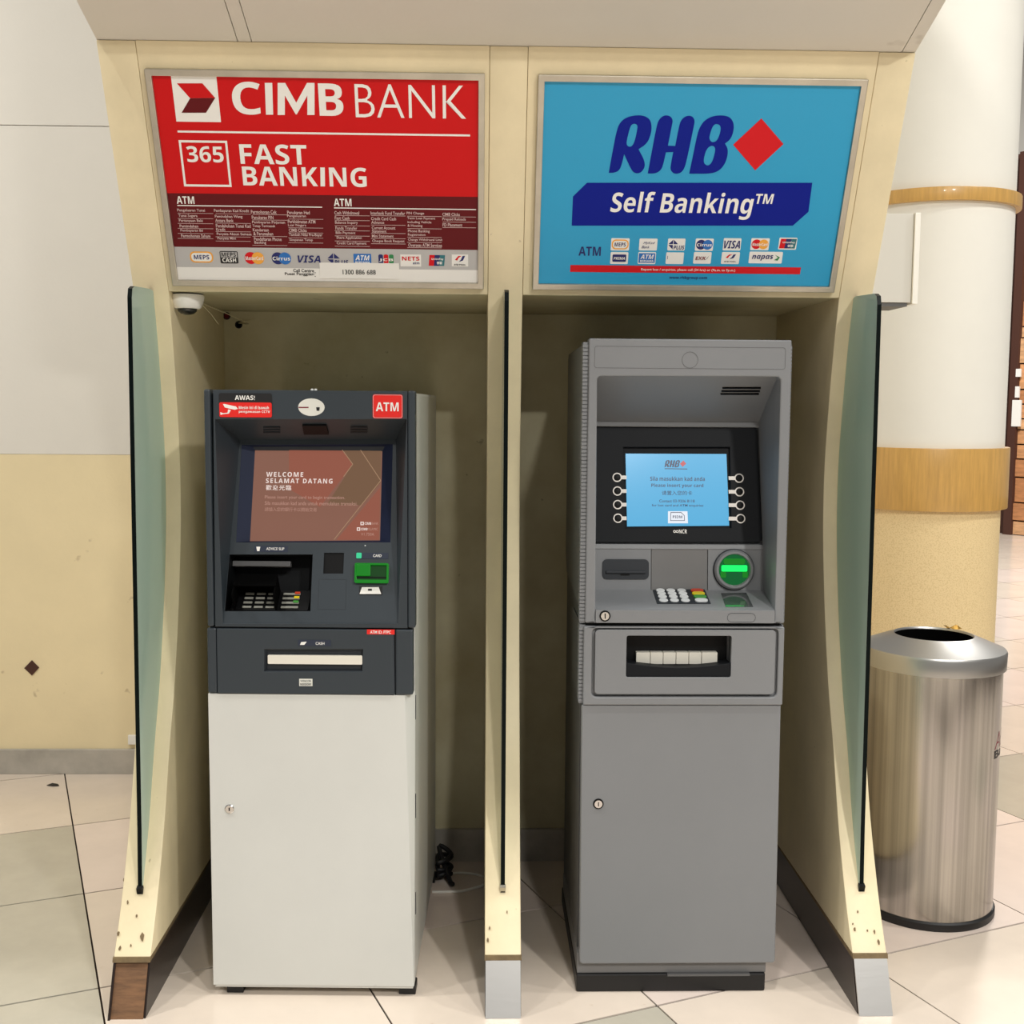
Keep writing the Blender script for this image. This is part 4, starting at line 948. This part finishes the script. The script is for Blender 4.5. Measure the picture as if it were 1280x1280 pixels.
tray.plate(FG, [[(dq[0] + .001, dq[1] + .001), (dq[2] - .001, dq[1] + .001), (dq[2] - .001, qh[3])] + [(a, qh[3] - .012 + b) for a, b in La[::-1]] + [(dq[0] + .001, qh[3])]], -.04, .003).build('dispenser_tray', 'bezel_black', m2, bevel=.001)
rx = [795, 813, 829, 845, 861, 877, 897]
for a, b in zip(rx[:-1], rx[1:]):
    q = FG.rect(a + .4, 815.5, b - .4, 830, -.028); B().plate(FG, [rr(*q, r=.001)], -.045, -.028).build('shutter_segment', 'shutter', m2, bevel=.002)
# door and plinth
zdt, zdb = gzd - .001, gzb
dr = B().plate(FG, [[(xL + .008, zdt), (xL + .010, zdb + .006), (xL + .016, zdb), (xR - .002, zdb), (xR + .002, zdb + .006), (xR - .002, zdt)][::-1]], -.03, -.002).build('cabinet_door', 'atm_grey', m2, bevel=.003)
u, v = FG.uv(748, 1005); B().lathe(PG(u, v, -.004), [(.0125, 0), (.0125, .0035), (.010, .004)], 24, FG.n).build('lock', 'black', dr, smooth=True)
B().lathe(PG(u, v, -.002), [(.0092, 0), (.0092, .004)], 24, FG.n).build('lock_barrel', 'chrome', dr); B().fbox(FG, u - .0012, u + .0012, v - .005, v + .005, .002, .0024).build('keyhole', 'black', dr)
zp = FG.uv(850, 1220)[1]
GB_(B(), xL + .006, xR - .016, .018, .5, zp - .001, zdb + .02).build('lower_frame', 'atm_mid', m2, bevel=.002)
GB_(B(), xL + .004, xR - .018, .012, .52, 0, zp).build('plinth', 'black_rubber', m2, bevel=.004)
q = FG.rect(835, 1217, 938, 1222); GB_(B(), q[0], q[2], .006, .03, zp - .004, zp + .001).build('plinth_tab', 'atm_grey_dark', m2)

# ------------------------------------------------------------------ security camera in the booth corner
zz = FH.P(0, hb0).z; cp = at(234, 366, 'z', zz)
cp.y = max(cp.y, 2.945); cp.x = at(234, 375, 'y', cp.y).x
sc_ = thing('security_camera', (cp.x, cp.y, zz), 'small white dome camera under the booth header in the left bay', 'camera')
B().lathe((cp.x, cp.y, zz), [(.037, 0), (.038, -.003), (.034, -.004)], 32).build('mount', 'atm_grey_dark', sc_, smooth=True)
B().lathe((cp.x, cp.y, zz), [(.0405, -.003), (.0415, -.008), (.039, -.02), (.033, -.034), (.030, -.0365)], 36).build('casing', 'plastic_white', sc_, smooth=True)
B().lathe((cp.x, cp.y, zz - .0365), [(.024, 0), (.0225, -.006), (.016, -.012), (.006, -.0148), (.001, -.0151)], 28).build('dome', 'dome_dark', sc_, smooth=True)
h2 = fb.P(*fb.uv(298.5, 404), .004); h3 = fb.P(*fb.uv(319, 399), .004)
B().tube([(cp.x + .03, cp.y + .01, zz - .02), (cp.x + .06, cp.y + .2, zz - .035), (cp.x + .055, BY - .06, zz - .04), h2], .0012, 6).build('wire', 'wire_pale', sc_)
B().tube([(cp.x + .03, cp.y + .01, zz - .02), (cp.x + .045, cp.y + .06, zz - .045), (cp.x + .058, cp.y + .08, zz - .068)], .0009, 6).build('wire', 'wire_pale', sc_)
B().tube([h2, h2.lerp(h3, .6) + Vector((0, -.004, .001)), h3], .0012, 6).build('wire', 'wire_pale', sc_)

# ------------------------------------------------------------------ litter bin
BC = Vector((1.258, 3.165, 0)); BR = .183
bn = thing('litter_bin', BC, 'brushed steel cylindrical litter bin standing right of the booth', 'bin')
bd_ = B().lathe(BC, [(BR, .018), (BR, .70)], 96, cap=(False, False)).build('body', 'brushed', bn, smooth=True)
B().lathe(BC, [(BR + .004, 0), (BR + .006, .004), (BR + .006, .02), (BR + .002, .024), (BR - .01, .024)], 64).build('base_ring', 'black_rubber', bn, smooth=True)
B().lathe(BC, [(BR + .002, .692), (BR + .008, .692), (BR + .009, .735), (BR + .006, .741), (.112, .772), (.106, .774), (.1035, .770), (.1035, .74)], 96, cap=(False, False)).build('lid', 'brushed_lid', bn, smooth=True)
B().lathe(BC, [(.1033, .768), (.1033, .40)], 48, cap=(False, True)).build('liner', 'hole_black', bn, smooth=True)
def bwrap(u, v):
    t = u / BR; return BC + Vector((math.sin(t) * (BR + .0006), -math.cos(t) * (BR + .0006), v))
def bz(py): return at(1246, py, 'y', BC.y).z
text('AE', None, (.138, bz(920), .225, bz(900)), 'print_maroon', bd_, bold=-.02, wrap=bwrap, shear=.2)
text('Ba', None, (.138, bz(931), .205, bz(921.5)), 'print_black', bd_, bold=.03, wrap=bwrap)
gw = Vector((BC.x + .088, BC.y + .085, .767)); bb = B(); pts = []
for i_ in range(5):
    for j_ in range(4): pts.append(gw + Vector((-.022 + i_ * .011, (j_ - 1.5) * .008, .004 + random.uniform(0, .014))))
bb.add(pts, [[i_ * 4 + j_, i_ * 4 + j_ + 1, i_ * 4 + j_ + 5, i_ * 4 + j_ + 4] for i_ in range(4) for j_ in range(3)])
sw = bb.build('crumpled_wrapper', 'gold_foil'); tag(sw, 'crumpled gold wrapper lying on the steel bin lid', 'wrapper')
sw.modifiers.new('s', 'SOLIDIFY').thickness = .001

# ------------------------------------------------------------------ small loose things
def cable(name, pts, r, m, label):
    P_ = [Vector(p) for p in pts]; out = []
    for i_ in range(len(P_) - 1):
        a, b, c, d = P_[max(i_ - 1, 0)], P_[i_], P_[i_ + 1], P_[min(i_ + 2, len(P_) - 1)]
        for j_ in range(6):
            t = j_ / 6; out.append(.5 * (2 * b + (c - a) * t + (2 * a - 5 * b + 4 * c - d) * t * t + (3 * b - a - 3 * c + d) * t ** 3))
    out.append(P_[-1])
    return tag(B().tube(out, r, 8).build(name, m, smooth=True), label, 'cable')
g = lambda x, y: at(x, y, 'z', .004)
cable('power_cable', [g(540, 1115), g(575, 1114), g(600, 1108), g(604, 1106)], .004, 'plastic_white', 'pale cable on the floor nearest behind the white cash machine')
cable('power_cable', [g(556, 1093), g(575, 1091), g(595, 1093), g(604, 1096)], .0035, 'plastic_white', 'thin pale cable curving along the booth back skirting')
k0 = g(554, 1096)
cable('power_cable', [k0 + Vector((.024 * math.cos(t_ * 2.1), .035 * math.sin(t_ * 2.1), .009 + .005 * t_ + .008 * math.sin(t_ * 5))) for t_ in range(14)] + [k0 + Vector((.02, -.05, .012)), k0 + Vector((.03, -.07, .007))], .007, 'black_rubber', 'bunched black power cable behind the white cash machine')
cw = at(167, 924, 'y', WY); ws = B().box(cw.x - .018, cw.x + .03, WY - .012, WY, cw.z - .018, cw.z + .018).build('wall_socket', 'plastic_white', bevel=.002); tag(ws, 'small white plastic box low on the cream wall by the glass', 'socket')
lf0 = at(66, 982, 'z', .001)
tag(B().add([lf0 + Vector(v) for v in ((-.022, 0, 0), (-.006, .012, .004), (.016, .008, .002), (.024, -.004, 0), (.004, -.01, .003), (-.022, 0, .002), (-.006, .012, .006), (.016, .008, .004), (.024, -.004, .002), (.004, -.01, .005))], [[4, 3, 2, 1, 0], [5, 6, 7, 8, 9]] + [[i_, (i_ + 1) % 5, (i_ + 1) % 5 + 5, i_ + 5] for i_ in range(5)]).build('leaf_scrap', 'black_rubber'), 'dark dry leaf scrap on the floor by the cream wall', 'leaf')
print('TILES', ntile)
